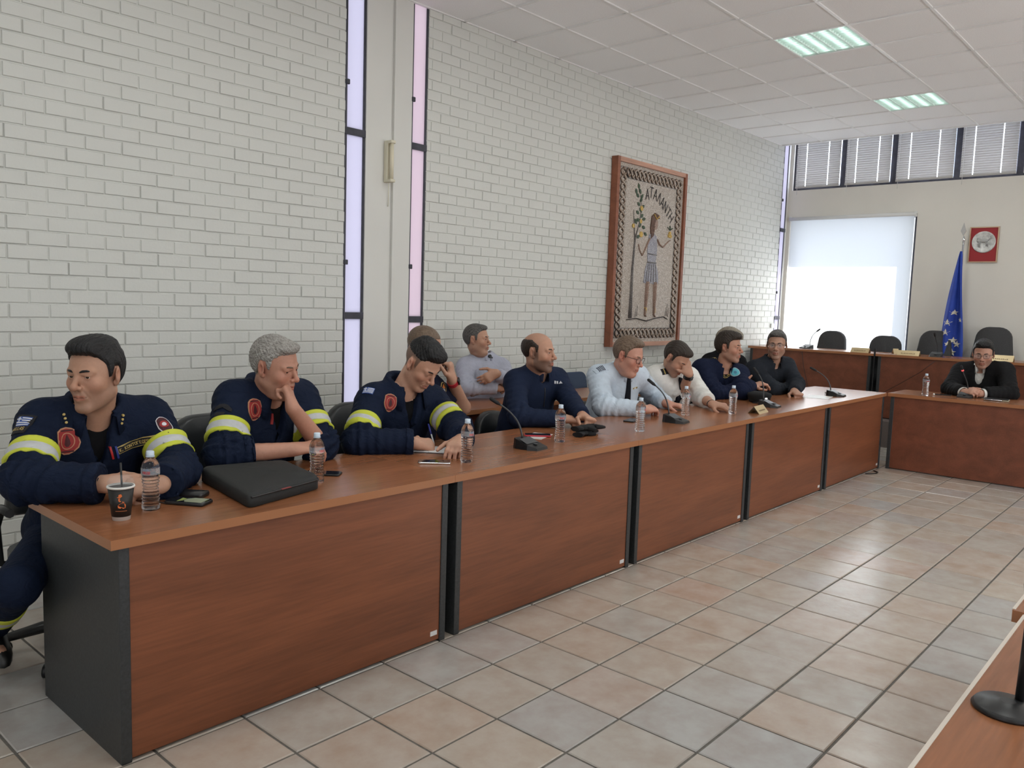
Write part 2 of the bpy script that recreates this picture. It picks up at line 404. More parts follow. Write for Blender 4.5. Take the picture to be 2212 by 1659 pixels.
# back, right walls and upper shell; window openings added, unseen, for fill lamps
rw = MB(); wins = [(x - 1.25, x + 1.25) for x in (-2.6, 0.6, 3.8, 7.0)]
prev = XB - .2
for a, b in wins: rw.box((prev, YR - .25, 0), (a, YR, 4.7)); prev = b
rw.box((prev, YR - .25, 0), (XF + TH, YR, 4.7))
for a, b in wins: rw.box((a, YR - .25, 0), (b, YR, 0.95)).box((a, YR - .25, 2.2), (b, YR, 4.7))
rw.build('wall_right', M_plaster, kind='structure')
for k, (a, b) in enumerate(wins):
    f = MB(); e = .05
    f.box((a, YR - .2, .95), (a + e, YR - .14, 2.2)).box((b - e, YR - .2, .95), (b, YR - .14, 2.2)).box((a + e, YR - .2, .95), (b - e, YR - .14, 1.0)).box((a + e, YR - .2, 2.15), (b - e, YR - .14, 2.2)).box(((a + b) / 2 - .02, YR - .19, 1.0), ((a + b) / 2 + .02, YR - .15, 2.15))
    f.build('window_%d' % n, M_steel, kind='structure'); n += 1
bw = MB().box((XB - .2, YR, 0), (XB, -3.5, 4.7)).box((XB - .2, -.3, 0), (XB, YW + .2, 4.7)).box((XB - .2, -3.5, 0), (XB, -.3, 1.0)).box((XB - .2, -3.5, 2.2), (XB, -.3, 4.7))
bw.build('wall_back', M_plaster, kind='structure')
MB().box((XB - .2, YR - .25, 4.7), (XF + TH, YW + .3, 4.9)).build('ceiling_slab', M_plaster, kind='structure')

# suspended ceiling
CX0, CY0, CP = 0.09, 1.7215, 0.6
XCE = 9.69
ceil = MB().box((XB, YR, ZC + .035), (XCE, YW, ZC + .06)).build('ceiling', M_plaster, kind='structure')
MB().box((XCE - .02, YR, ZC - .006), (XCE + .015, YW, ZC + .12)).build('ceiling_edge', M_tbar, ceil)
LIGHTS = [(5.49, -0.0785), (7.89, -0.0785)]
pm = MB(); a = (CP - .016) / 2
pm.add([(-a, -a, 0), (a, -a, 0), (a, a, 0), (-a, a, 0), (-a, -a, .02), (a, -a, .02), (a, a, .02), (-a, a, .02)], [(3, 2, 1, 0), (0, 1, 5, 4), (1, 2, 6, 5), (2, 3, 7, 6), (3, 0, 4, 7)])
pan_me = pm.mesh('ceiling_panel', M_panel); rest = MB()
xs = [CX0 + CP * i for i in range(-9, 17)]; ys = [CY0 - CP * j for j in range(-1, 13)]
LAMP_CELLS = [(x, y) for x in (5.49, 7.89, 3.09, 0.69, -1.71) for y in (-0.0785, -2.4785, -4.8785)]
for x in xs:
    for y in ys:
        if x + CP > XCE + .05 or x < XB: continue
        if any(abs(x - lx) < .1 and abs(y - ly - .0) < .1 for lx, ly in LAMP_CELLS): continue
        cx, cy, sy = x + CP / 2, y + CP / 2, 1.0
        if y + CP > YW: sy = (YW - y) / CP * .985; cy = (y + YW) / 2
        d = in_view((cx, cy, ZC), 150)
        if d: o = ob('ceiling_panel', pan_me, ceil, loc=(cx, cy, ZC + .004 + random.uniform(0, .003)), rot=(random.uniform(-.002, .002), random.uniform(-.002, .002), 0)); o.scale = (1, sy, 1)
        else: rest.add([(vx + cx, vy * sy + cy, vz + ZC) for vx, vy, vz in pm.v], pm.f)
rest.build('panel_field', M_panel, ceil, kind='stuff')
for x in xs:
    if XB < x < XCE: MB().box((x - .009, YR, ZC - .004), (x + .009, YW, ZC + .03)).build('grid_bar', M_tbar, ceil)
for y in ys:
    if y < YW: MB().box((XB, y - .009, ZC - .0035), (XCE, y + .009, ZC + .029)).build('grid_bar', M_tbar, ceil)
MB().box((XB, YW - .025, ZC - .004), (XCE, YW, ZC + .03)).build('grid_bar', M_tbar, ceil)
# recessed fluorescent louvre lights
M_tube = emis('fluorescent_tube', (0.78, 1.0, 0.94), 17.0)
M_louv = mat('louvre_white', (0.80, 0.92, 0.87), 0.3)
def ceiling_light(x, y, label):
    t = thing('ceiling_light', label, 'ceiling light', (x + CP / 2, y + CP / 2, ZC), 0, 'recessed ceiling lights'); s = CP / 2 - .008
    b = MB(); b.box((-s, -s, .07), (s, s, .08)); 
    for sx in (-1, 1): b.box((min(sx * s, sx * (s - .004)), -s, 0), (max(sx * s, sx * (s - .004)), s, .08)).box((-s, min(sx * s, sx * (s - .004)), 0), (s, max(sx * s, sx * (s - .004)), .08))
    b.build('housing', M_louv, t)
    for k in range(4):
        yy = -s + (k + .5) * 2 * s / 4
        MB().cyl((-s + .02, yy, .045), (s - .02, yy, .045), .013, n=10).build('tube', M_tube, t)
    for k in range(1, 4):
        yy = -s + k * 2 * s / 4; MB().prism([(yy - .014, .06), (yy + .014, .06), (yy + .003, .001), (yy - .003, .001)], -s, s, axis='x').build('reflector', M_louv, t)
    lv = MB()
    for k in range(12):
        xx = -s + (k + .5) * 2 * s / 12; lv.box((xx - .0012, -s, .004), (xx + .0012, s, .028))
    lv.build('louvre_blades', M_louv, t, kind='stuff')
    a = area('ceiling_light_lamp', (0, 0, -.012), (0, 0, -1), .5, .5, 14, (0.95, 1.0, 0.97)); a.parent = t
    return t
ceiling_light(5.49, -0.0785, 'lit square louvre light in the ceiling, nearer of the two')
ceiling_light(7.89, -0.0785, 'lit square louvre light in the ceiling, nearer the clerestory blinds')
for x, y in LAMP_CELLS[2:]:
    if in_view((x + .3, y + .3, ZC), 60): continue
    area('ceiling_light_lamp', (x + .3, y + .3, ZC - .01), (0, 0, -1), .5, .5, 14, (0.95, 1.0, 0.97))
    MB().box((x + .01, y + .01, ZC), (x + CP - .01, y + CP - .01, ZC + .02)).build('ceiling_panel', M_panel, ceil)

# ------------------------------------------------------------------ furniture
def desk_mesh_parts(t, w, d, h, mt, mf, top_t=0.032, over=0.028, along='x', sticker=True, ztop=None):
    """desk local frame: x along the front, y from front (0) to back (d); front panel faces -y"""
    tp = MB(); b = 0.003
    tp.box((0.0008, 0, h - top_t), (w - .0008, d, h))
    tp.m = [1, 0, 1, 1, 1, 1]
    tp.build('tabletop', [mt, M_edge], t)
    for x0 in (over, w - over - .034):
        MB().box((x0, .012, 0), (x0 + .034, d - .04, h - top_t), bev=.002).build('side_panel', M_charcoal, t)
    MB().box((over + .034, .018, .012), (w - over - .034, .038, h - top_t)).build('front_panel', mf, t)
    if sticker:
        MB().box((w - over - .085, .0165, .035), (w - over - .045, .0185, .056)).build('sticker', M_sticker, t)
names = ['nearest desk of the long row, with coffee cup and black bag', 'second desk of the long row, with notebook and phone in front of it', 'middle desk of the long row, below the light-blue shirt',
         'fourth desk of the long row, with the brass nameplate and black cap', 'farthest desk of the long row, catching the window glare']
for i in range(5):
    t = thing('conference_desk', 'cherry wood ' + names[i], 'desk', (i * W, 0, 0), 0, 'desks of the long row')
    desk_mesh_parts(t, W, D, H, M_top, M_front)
# gap fillers: dark connecting strips seen between neighbouring side panels
# cross row towards the dais (front faces the camera side, runs to -Y)
PX0, PD = 7.413, 0.57
for k in range(3):
    t = thing('conference_desk', ['cherry desk at the head of the room before the suited man', 'cherry wood desk at the head of the room, second from the corner', 'cherry wood desk at the head of the room, third from the corner'][k], 'desk', (PX0, -0.006 - k * 1.6, 0), -PI / 2, 'desks at the head of the room')
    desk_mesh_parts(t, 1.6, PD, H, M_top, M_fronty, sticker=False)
# opposite row in the right foreground
M_palestrip = mat('pale_edge_strip', (0.62, 0.55, 0.48), 0.35)
for k, (x, dy) in enumerate(((1.44, 0.0), (2.95, 0.03))):
    t = thing('conference_desk', ['cherry wood desk in the right foreground with a pale edge strip', 'cherry wood desk beyond the right foreground desk'][k], 'desk', (x, -2.183 + dy, 0), PI, 'desks of the opposite row')
    desk_mesh_parts(t, 1.5, .72, H, M_top, M_front, sticker=False)
    MB().box((0.01, -.002, H - .004), (1.49, .006, H + .0012)).build('edge_strip', M_palestrip, t)
# second-row desk by the brick wall
t = thing('side_desk', 'narrow cherry desk behind the front row, along the brick wall', 'desk', (2.14, 1.42, 0), 0)
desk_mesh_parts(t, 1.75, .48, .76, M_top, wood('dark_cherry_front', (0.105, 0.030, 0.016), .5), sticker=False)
t2 = thing('side_desk', 'narrow cherry desk by the brick wall, below the mosaic', 'desk', (3.90, 1.42, 0), 0)
desk_mesh_parts(t2, 1.75, .48, .76, M_top, M_front, sticker=False)
# dais with the raised bench
MB().box((8.72, YR + 1.5, 0), (XF, YW - .02, 0.30)).build('dais_floor', mat('dais_carpet', (0.16, 0.13, 0.12), .9), kind='structure')
BX, BZT = 8.95, 1.055
def bench(y_left, w, label, dz=0):
    t = thing('council_bench', label, 'bench desk', (BX, y_left, 0.30), -PI / 2, 'raised bench desks'); h = BZT - .30 + dz
    desk_mesh_parts(t, w, .55, h, M_top, M_fronty, sticker=False, top_t=.028)
    return t
bench(2.22, 1.575, 'raised cherry bench desk in front of the roller blind')
bench(0.625, 1.75, 'raised cherry bench desk behind the man in the suit')
MB().box((BX - .002, .628, .31), (BX + .02, .642, BZT + .06)).build('cable_duct', M_bplast, tag(thing('cable_post', 'dark upright post in the gap between the two raised benches', 'post', (0, 0, 0)), None))

def rounded_outline(w0, w1, h, r, n=6):
    """trapezoid (w0 bottom, w1 top) outline with rounded top corners, centred in x, from z=0 to h"""
    pts = [(-w0 / 2 + .03, 0), (w0 / 2 - .03, 0), (w0 / 2, .03)]
    for k in range(n + 1):
        a = PI / 2 * k / n; pts.append((w1 / 2 - r + r * math.cos(a), h - r + r * math.sin(a)))
    for k in range(n + 1):
        a = PI / 2 + PI / 2 * k / n; pts.append((-w1 / 2 + r + r * math.cos(a), h - r + r * math.sin(a)))
    pts.append((-w0 / 2, .03)); return pts
def pillow(m, outl, t, place, mi=0, prof=((0, .90), (.12, .965), (.3, 1.0), (.7, 1.0), (.88, .965), (1, .90))):
    """cushion: the outline grown through its thickness; place(x,z,depth)->point"""
    cx = sum(p[0] for p in outl) / len(outl); cz = sum(p[1] for p in outl) / len(outl); n = len(outl); o = len(m.v)
    for d, s in prof:
        for x, z in outl: m.v.append(tuple(place(cx + (x - cx) * s, cz + (z - cz) * s, d * t)))
    for i in range(len(prof) - 1):
        for k in range(n): m.f.append((o + i * n + k, o + i * n + (k + 1) % n, o + (i + 1) * n + (k + 1) % n, o + (i + 1) * n + k)); m.m.append(mi); m.smooth.append(True)
    m.f.append(tuple(o + k for k in range(n - 1, -1, -1))); m.m.append(mi); m.smooth.append(True)
    m.f.append(tuple(o + (len(prof) - 1) * n + k for k in range(n))); m.m.append(mi); m.smooth.append(True)
def office_chair(label, loc, rotz, group, fab, back_h=.52, back_w=(.46, .40), seat_z=.47, arms=True):
    """faces local -y (the sitter looks to -y)"""
    t = thing('office_chair', label, 'chair', loc, rotz, group)
    m = MB(); so = [(-.23, -.20), (-.17, -.24), (.17, -.24), (.23, -.20), (.24, .16), (.18, .22), (-.18, .22), (-.24, .16)]
    pillow(m, so, .09, lambda x, y, d: (x, y, seat_z - .09 + d)); m.build('seat', fab, t)
    m = MB(); pillow(m, rounded_outline(back_w[0], back_w[1], back_h, .14), .075, lambda x, z, d: (x, .20 + d + z * .16 - .05 * (1 - (2 * x / .46) ** 2) * .6, seat_z + .10 + z)); m.build('backrest', fab, t)
    MB().tube([(0, .18, seat_z - .06), (0, .30, seat_z - .03), (0, .335, seat_z + .12), (0, .34, seat_z + .30)], .022, 8).build('back_support', M_bplast, t)
    if arms:
        for s in (-1, 1):
            MB().tube([(s * .20, .05, seat_z - .07), (s * .285, .06, seat_z - .05), (s * .295, .06, seat_z + .10), (s * .285, .0, seat_z + .19), (s * .285, -.15, seat_z + .20)], .017, 8).build('armrest', M_bplast, t)
    MB().cyl((0, 0, .10), (0, 0, seat_z - .08), .028, n=12).build('column', M_bplast, t)
    for k in range(5):
        a = 2 * PI * k / 5 + .3; dx, dy = math.cos(a), math.sin(a)
        leg = MB().tube([(0, 0, .11), (dx * .15, dy * .15, .105), (dx * .29, dy * .29, .075)], [.03, .026, .018], 8).build('leg', M_bplast, t)
        c = MB(); px, py = -dy, dx
        for s in (-1, 1): c.cyl((dx * .29 + px * s * .012, dy * .29 + py * s * .012, .028), (dx * .29 + px * s * .028, dy * .29 + py * s * .028, .028), .028, n=14)
        c.cyl((dx * .29, dy * .29, .03), (dx * .29, dy * .29, .075), .008, n=8); c.build('caster', M_bplast, leg)
    return t
DZ = .30
office_chair('dark grey office chair behind the bench, leftmost, against the roller blind', (9.55, 1.462, DZ), -PI / 2, 'chairs behind the raised bench', M_seatfab, .46, (.42, .36), .42, False)
office_chair('dark grey office chair behind the bench, at the right edge of the roller blind', (9.55, .79, DZ), -PI / 2, 'chairs behind the raised bench', M_seatfab, .43, (.42, .38), .42, False)
office_chair('dark grey office chair behind the bench, beside the blue flag', (9.55, .22, DZ), -PI / 2, 'chairs behind the raised bench', M_seatfab, .50, (.44, .36), .44, False)
office_chair('dark grey high-backed chair directly behind the man in the suit', (9.55, -.40, DZ), -PI / 2, 'chairs behind the raised bench', M_seatfab, .56, (.48, .38), .45, False)

# ------------------------------------------------------------------ blinds, lamp, mosaic, picture, flag
t = thing('roller_blind', 'white translucent roller blind pulled down over the far window, glowing with daylight', 'blind', (XF - .012, 0, 0))
MB().box((0, BY0 + .03, .62), (.0015, BY1 - .02, 2.765)).build('fabric', M_blind, t)
MB().cyl((-.02, BY0 + .0, 2.775), (-.02, BY1 - .005, 2.775), .024, n=14).build('roller', M_white, t)
MB().cyl((-.004, BY0 + .03, .615), (-.004, BY1 - .02, .615), .009, n=8).build('bottom_rail', M_white, t)
for y in (BY0 + .012, BY1 - .01): MB().box((-.03, y - .01, 2.745), (.01, y + .01, 2.81)).build('bracket', M_white, t)
bl = MB()
for y in (BY0 + .012, BY0 + .022): bl.cyl((-.015, y, .9), (-.015, y, 2.76), .0022, n=6)
bl.build('chain', M_white, t)
txt = ['first from the brick wall', 'second from the brick wall', 'third from the brick wall', 'fourth from the brick wall', 'fifth from the brick wall']
for k in range(5):
    y1, y0 = div[k] - .045, div[k + 1] + .03
    t = thing('venetian_blind', 'closed pale venetian blind in the clerestory window, ' + txt[k], 'blind', (XF, 0, 0), 0, 'venetian blinds of the clerestory')
    sl = MB(); ca, cb = y0 + (y1 - y0) * .27, y0 + (y1 - y0) * .77
    z = 3.225; segs = [(y0, ca - .005), (ca + .005, cb - .005), (cb + .005, y1)]
    while z < 4.25:
        for a, b in segs:
            for q in range(1):
                sl.add([(-.012, a, z - .016), (-.012, b, z - .016), (-.020, b, z), (-.020, a, z), (-.006, b, z + .016), (-.006, a, z + .016)], [(0, 1, 2, 3), (3, 2, 4, 5)])
        z += .0285
    sl.build('slats', M_slat, t, kind='stuff')
    MB().box((-.026, y0, 3.19), (.0, y1, 3.21)).build('bottom_rail', M_slat, t)
    for y in (ca, cb):
        MB().cyl((-.014, y, 3.2), (-.014, y, 4.28), .0015, n=5).build('cord', M_white, t)
    MB().cyl((-.03, y1 - .03, 3.10), (-.03, y1 - .03, 4.28), .003, n=6).build('wand', M_white, t)
t = thing('wall_lamp', 'slim vertical ivory batten light on the white pier between slit windows', 'wall lamp', (2.945, YW - .012, 2.366))
MB().box((-.045, -.04, 0), (-.005, 0, .30), bev=.004).build('base', M_ivory, t)
MB().box((-.045, -.085, 0), (.0, -.03, .022), bev=.004).box((-.045, -.085, .278), (.0, -.03, .30), bev=.004).build('holder', M_ivory, t)
MB().cyl((-.022, -.064, .02), (-.022, -.064, .28), .015, n=14).build('tube', mat('unlit_tube', (.72, .66, .50), .3), t)
MB().tube([(-.005, -.012, 0), (-.004, -.012, -.12), (-.004, -.008, -.17)], .0025, 6).build('cord', M_ivory, t)

# stroke letters -------------------------------------------------
def arc(cx, cy, rx, ry, a0, a1, n=8): return [(cx + rx * math.cos(math.radians(a0 + (a1 - a0) * k / n)), cy + ry * math.sin(math.radians(a0 + (a1 - a0) * k / n))) for k in range(n + 1)]
GL = {'A': [[(0, 0), (.3, 1), (.6, 0)], [(.11, .35), (.49, .35)]], 'T': [[(0, 1), (.6, 1)], [(.3, 1), (.3, 0)]], 'L': [[(0, 0), (.3, 1), (.6, 0)]], 'N': [[(0, 0), (0, 1), (.55, 0), (.55, 1)]],
      'H': [[(0, 0), (0, 1)], [(.55, 0), (.55, 1)], [(0, .5), (.55, .5)]], 'K': [[(0, 0), (0, 1)], [(.5, 1), (0, .45), (.55, 0)]], 'O': [arc(.3, .5, .3, .5, 0, 360, 14)], 'G': [[(.5, 1), (0, 1), (0, 0)]],
      'E': [[(.5, 1), (0, 1), (0, 0), (.5, 0)], [(0, .5), (.42, .5)]], 'W': [[(.0, 0), (.2, 0)] + arc(.3, .55, .28, .45, 235, -55, 12) + [(.4, 0), (.6, 0)]], 'P': [[(0, 0), (0, 1), (.3, 1)] + arc(.3, .75, .22, .25, 90, -90, 6) + [(0, .5)]],
      'I': [[(.1, 0), (.1, 1)]], 'Y': [[(0, 1), (.28, .5), (.56, 1)], [(.28, .5), (.28, 0)]], 'l': [[(0, 1), (0, 0), (.5, 0)]], 'S': [arc(.28, .74, .24, .26, 40, 270, 8) + arc(.28, .24, .26, .26, 90, -140, 8)],
      'B': [[(0, 0), (0, 1), (.3, 1)] + arc(.3, .75, .2, .25, 90, -90, 6) + [(0, .5), (.3, .5)] + arc(.3, .25, .23, .25, 90, -90, 6) + [(0, 0)]], 'V': [[(0, 1), (.28, 0), (.56, 1)]], 's': [[(.5, 1), (0, 1), (.3, .5), (0, 0), (.5, 0)]],
      '.': [[(.05, 0), (.05, .08)]], ' ': []}
GW = {'I': .2, '.': .15, ' ': .35}
def text_ribbons(s, size, lw, spacing=.22):
    """list of quads (4 uv points) writing s from x=0; returns quads, total width"""
    q = []; x = 0
    for ch in s:
        for pl in GL[ch]:
            for (ax, ay), (bx, by) in zip(pl[:-1], pl[1:]):
                d = Vector((bx - ax, by - ay)); L = d.length
                if L < 1e-6: continue
                d /= L; nx, ny = -d.y * lw / 2, d.x * lw / 2; ex, ey = d.x * lw / 2, d.y * lw / 2
                q.append([((x + ax - ex + nx) * size, (ay - ey + ny) * size), ((x + ax - ex - nx) * size, (ay - ey - ny) * size), ((x + bx + ex - nx) * size, (by + ey - ny) * size), ((x + bx + ex + nx) * size, (by + ey + ny) * size)])
        x += GW.get(ch, .6) + spacing
    return q, (x - spacing) * size
def text_mesh(m, s, size, lw, place, mi=0, center=True, spacing=.22):
    q, w = text_ribbons(s, size, lw, spacing); o = -w / 2 if center else 0
    for quad in q: m.add([place(u + o, v) for u, v in quad], [(0, 1, 2, 3)], mi)

# mosaic panel --------------------------------------------------------------
MX0, MX1, MZ0, MZ1 = 5.79, 7.15, 1.10, 2.995
t = thing('mosaic_panel', 'framed stone mosaic of a huntress holding golden fruit beside a tree, on the brick wall', 'mosaic', (MX0, YW - .012, MZ0))
mw, mh = MX1 - MX0, MZ1 - MZ0; yb = -.05
M_fwood = wood('mosaic_frame_wood', (0.26, 0.088, 0.045), .5); M_fwood2 = wood('mosaic_frame_pale', (.50, .27, .19), .5)
fw = .045
MB().box((0, -.075, 0), (fw, .0, mh)).build('frame_stile', M_fwood, t); MB().box((mw - fw, -.075, 0), (mw, .0, mh)).build('frame_stile', M_fwood, t)
MB().box((fw, -.075, 0), (mw - fw, .0, fw)).build('frame_rail', M_fwood2, t); MB().box((fw, -.075, mh - fw), (mw - fw, .0, mh)).build('frame_rail', M_fwood2, t)
def tess_mat(name, c1, c2, c3, scale=110, rough=.55):
    m = mat(name, c1, rough); nt = m.node_tree; b = nt.nodes['Principled BSDF']
    tc = nt.nodes.new('ShaderNodeTexCoord'); v = nt.nodes.new('ShaderNodeTexVoronoi'); v.inputs['Scale'].default_value = scale
    nt.links.new(tc.outputs['Object'], v.inputs['Vector'])
    r = nt.nodes.new('ShaderNodeValToRGB'); e = r.color_ramp.elements; e[0].color = lin(c2); e[1].color = lin(c3); x = e.new(.5); x.color = lin(c1)
    sp = nt.nodes.new('ShaderNodeSeparateColor'); nt.links.new(v.outputs['Color'], sp.inputs[0]); nt.links.new(sp.outputs[0], r.inputs['Fac'])
    v2 = nt.nodes.new('ShaderNodeTexVoronoi'); v2.feature = 'DISTANCE_TO_EDGE'; v2.inputs['Scale'].default_value = scale; nt.links.new(tc.outputs['Object'], v2.inputs['Vector'])
    lt = nt.nodes.new('ShaderNodeMath'); lt.operation = 'LESS_THAN'; lt.inputs[1].default_value = .09; nt.links.new(v2.outputs['Distance'], lt.inputs[0])
    mx = nt.nodes.new('ShaderNodeMixRGB'); mx.inputs[2].default_value = lin([c * .45 for c in c1]); nt.links.new(lt.outputs[0], mx.inputs['Fac']); nt.links.new(r.outputs['Color'], mx.inputs[1])
    nt.links.new(mx.outputs[0], b.inputs['Base Color'])
    bp = nt.nodes.new('ShaderNodeBump'); bp.inputs['Strength'].default_value = .5; bp.inputs['Distance'].default_value = .004
    nt.links.new(sp.outputs[1], bp.inputs['Height']); nt.links.new(bp.outputs['Normal'], b.inputs['Normal'])
    return m
T_bg = tess_mat('tesserae_cream', (.60, .52, .45), (.43, .36, .30), (.72, .67, .61)); T_dark = tess_mat('tesserae_dark', (.07, .055, .05), (.05, .05, .06), (.12, .09, .07))
T_tan = tess_mat('tesserae_tan', (.36, .24, .17), (.27, .17, .12), (.45, .33, .25)); T_skin = tess_mat('tesserae_skin', (.42, .28, .22), (.36, .22, .17), (.50, .36, .29))
T_dress = tess_mat('tesserae_dress', (.42, .41, .46), (.28, .28, .34), (.55, .54, .58)); T_leaf = tess_mat('tesserae_leaf', (.05, .09, .05), (.03, .06, .04), (.10, .15, .07))
T_gold = tess_mat('tesserae_gold', (.75, .48, .10), (.6, .35, .06), (.85, .62, .22)); T_hair = tess_mat('tesserae_hair', (.14, .07, .045), (.10, .05, .03), (.2, .1, .06))
T_grey = tess_mat('tesserae_grey', (.22, .20, .19), (.14, .13, .13), (.32, .30, .28))
MB().box((fw, yb, fw), (mw - fw, -.005, mh - fw)).build('ground', T_bg, t)
def plate(poly, th, m, name, par=None, mi=0):
    return MB().prism([(a + MOFF, c) for a, c in poly], yb - th, yb + .001, axis='y').build(name, m, par or t)
br = MB(); bc = .135                           # braided border: two interlaced strands along the four sides
def braid(p0, p1, horizontal):
    L = abs(p1 - p0); nk = max(4, int(round(L / .075)))
    for ph in (0, PI):
        pts = []
        for k in range(nk * 6 + 1):
            s = p0 + (p1 - p0) * k / (nk * 6); w = .042 * math.sin(PI * k / 6 + ph); d = .004 * math.cos(PI * k / 6 + ph)
            pts.append((s, w, d))
        yield pts
for side, (fixed, p0, p1) in {'l': (bc, .10, mh - .10), 'r': (mw - bc, .10, mh - .10), 'b': (bc, .10, mw - .10), 't': (mh - bc, .10, mw - .10)}.items():
    m_ = MB()
    for pts in braid(p0, p1, side in 'bt'):
        P3 = [((fixed + w, yb - .003 + d, s) if side in 'lr' else (s, yb - .003 + d, fixed + w)) for s, w, d in pts]
        m_.tube(P3, .0170, 6, 0, squash=(1, .45)); m_.tube([(x, y - .006, z) for x, y, z in P3], .0125, 6, 1, squash=(1, .4)); m_.tube([(x, y - .010, z) for x, y, z in P3], .0060, 5, 2, squash=(1, .4))
    m_.build('braid_border', [T_dark, T_tan, T_bg], t)
m_ = MB()
for a in (.085, .185):
    for e in ((a, a, a + .007, mh - a), (mw - a - .007, a, mw - a, mh - a), (a, a, mw - a, a + .007), (a, mh - a - .007, mw - a, mh - a)):
        m_.box((e[0], yb - .002, e[1]), (e[2], yb + .001, e[3]))
m_.build('border_line', T_grey, t)
MOFF = 0.0
S = lambda x, z: (x * mw, z * mh)
def limb(pts, r, m, name):
    m_ = MB(); P3 = [(x * mw + MOFF, yb - .001, z * mh) for x, z in pts]; m_.tube(P3, r, 8, squash=(1, .3)); return m_.build(name, m, t)
limb([(.255, .155), (.262, .30), (.265, .42), (.285, .58), (.30, .60)], [.040, .030, .024, .018, .016], T_grey, 'tree_trunk')
limb([(.285, .57), (.265, .68), (.255, .74)], [.012, .009, .005], T_grey, 'tree_branch'); limb([(.295, .60), (.34, .68), (.36, .76), (.33, .84)], [.013, .010, .007, .004], T_grey, 'tree_branch')
for (x, z, a) in [(.33, .845, 2.2), (.30, .82, 2.5), (.35, .80, 1.0), (.32, .775, 2.6), (.38, .765, .8), (.35, .745, 2.3), (.31, .73, 2.7), (.37, .715, .7), (.40, .70, .2), (.32, .69, 2.8), (.29, .68, 2.2), (.40, .655, -.3), (.43, .62, -.5), (.33, .60, 3.6), (.35, .665, 1.2), (.28, .84, 2.0), (.31, .87, 1.9), (.36, .82, .9)]:
    cx, cz = x * mw, z * mh; l, w_ = .062, .017; ca, sa = math.cos(a), math.sin(a)
    poly = [(cx + ca * l * u - sa * w_ * v, cz + sa * l * u + ca * w_ * v) for u, v in ((-.5, 0), (-.2, .9), (.15, 1), (.5, 0), (.15, -1), (-.2, -.9))]
    plate(poly, .007, T_leaf, 'leaf')
for (x, z, r) in [(.36, .755, .026), (.26, .655, .022), (.355, .685, .022), (.37, .615, .03)]:
    plate(arc(x * mw, z * mh, r, r, 0, 342, 12), .009, T_gold, 'fruit')
MOFF = -.065 * mw
# huntress: legs, dress, torso, arms, head, hair
limb([(.545, .36), (.54, .27), (.535, .175), (.55, .165)], [.040, .036, .022, .024], T_skin, 'leg'); limb([(.655, .36), (.66, .27), (.665, .175), (.685, .165)], [.040, .036, .022, .024], T_skin, 'leg')
for x in (.537, .667): limb([(x, .185), (x, .215)], [.026, .028], T_gold, 'sandal')
plate([S(*p) for p in ((.50, .355), (.515, .43), (.545, .47), (.66, .47), (.70, .42), (.715, .355), (.66, .345), (.61, .352), (.56, .345))], .006, T_dress, 'skirt')
plate([S(*p) for p in ((.545, .468), (.535, .53), (.55, .62), (.60, .635), (.66, .615), (.675, .54), (.66, .468))], .006, T_dress, 'bodice')
m_ = MB()
for x in (.53, .56, .60, .64, .68): m_.tube([(x * mw, yb - .007, .36 * mh), ((x * .7 + .18) * mw, yb - .007, .46 * mh)], .004, 5)
m_.tube([(.54 * mw, yb - .008, .468 * mh), (.665 * mw, yb - .008, .468 * mh)], .008, 6); m_.tube([(.545 * mw, yb - .008, .515 * mh), (.668 * mw, yb - .008, .512 * mh)], .006, 6)
m_.v = [(x + MOFF, y, z) for x, y, z in m_.v]; m_.build('dress_fold', T_grey, t)
limb([(.665, .60), (.70, .575), (.755, .56), (.83, .595), (.86, .605)], [.022, .020, .018, .015, .017], T_skin, 'arm')
limb([(.555, .60), (.50, .54), (.46, .50), (.42, .53), (.405, .56)], [.022, .018, .016, .014, .013], T_skin, 'arm')
plate(arc(.632 * mw, .685 * mh, .046, .062, 0, 340, 14), .009, T_skin, 'face')
plate([S(*p) for p in ((.575, .60), (.56, .66), (.575, .725), (.62, .745), (.67, .735), (.685, .715), (.635, .712), (.615, .68), (.612, .62))], .012, T_hair, 'hair')
m_ = MB(); m_.tube([(.60 * mw, yb - .014, .735 * mh), (.64 * mw, yb - .014, .71 * mh), (.68 * mw, yb - .013, .73 * mh)], .006, 6); m_.v = [(x + MOFF, y, z) for x, y, z in m_.v]; m_.build('headband', T_gold, t)
limb([(.612, .64), (.61, .66), (.625, .67)], [.018, .018, .02], T_skin, 'neck')
for (x, z) in ((.84, .63), (.865, .628), (.852, .645)): plate(arc(x * mw, z * mh, .02, .02, 0, 330, 11), .011, T_gold, 'fruit')
for a in (.5, 1.6, 2.6):
    cx, cz = .853 * mw, .668 * mh; l = .05; plate([(cx, cz - .015), (cx + math.cos(a) * l - .008, cz + math.sin(a) * l * .6), (cx + math.cos(a) * l * 1.2, cz + math.sin(a) * l * .8), (cx + math.cos(a) * l + .01, cz + math.sin(a) * l * .4)], .009, T_leaf, 'leaf')
MOFF = 0.0
limb([(.22, .145), (.35, .155), (.5, .14), (.62, .155), (.75, .165), (.82, .15)], [.012, .018, .02, .016, .02, .01], T_dark, 'ground_line')
for x, z, h in ((.78, .17, .05), (.80, .17, .07), (.34, .16, .05), (.36, .165, .06), (.82, .165, .05)): limb([(x, z), (x + .01, z + h)], [.007, .003], T_grey, 'grass_tuft')
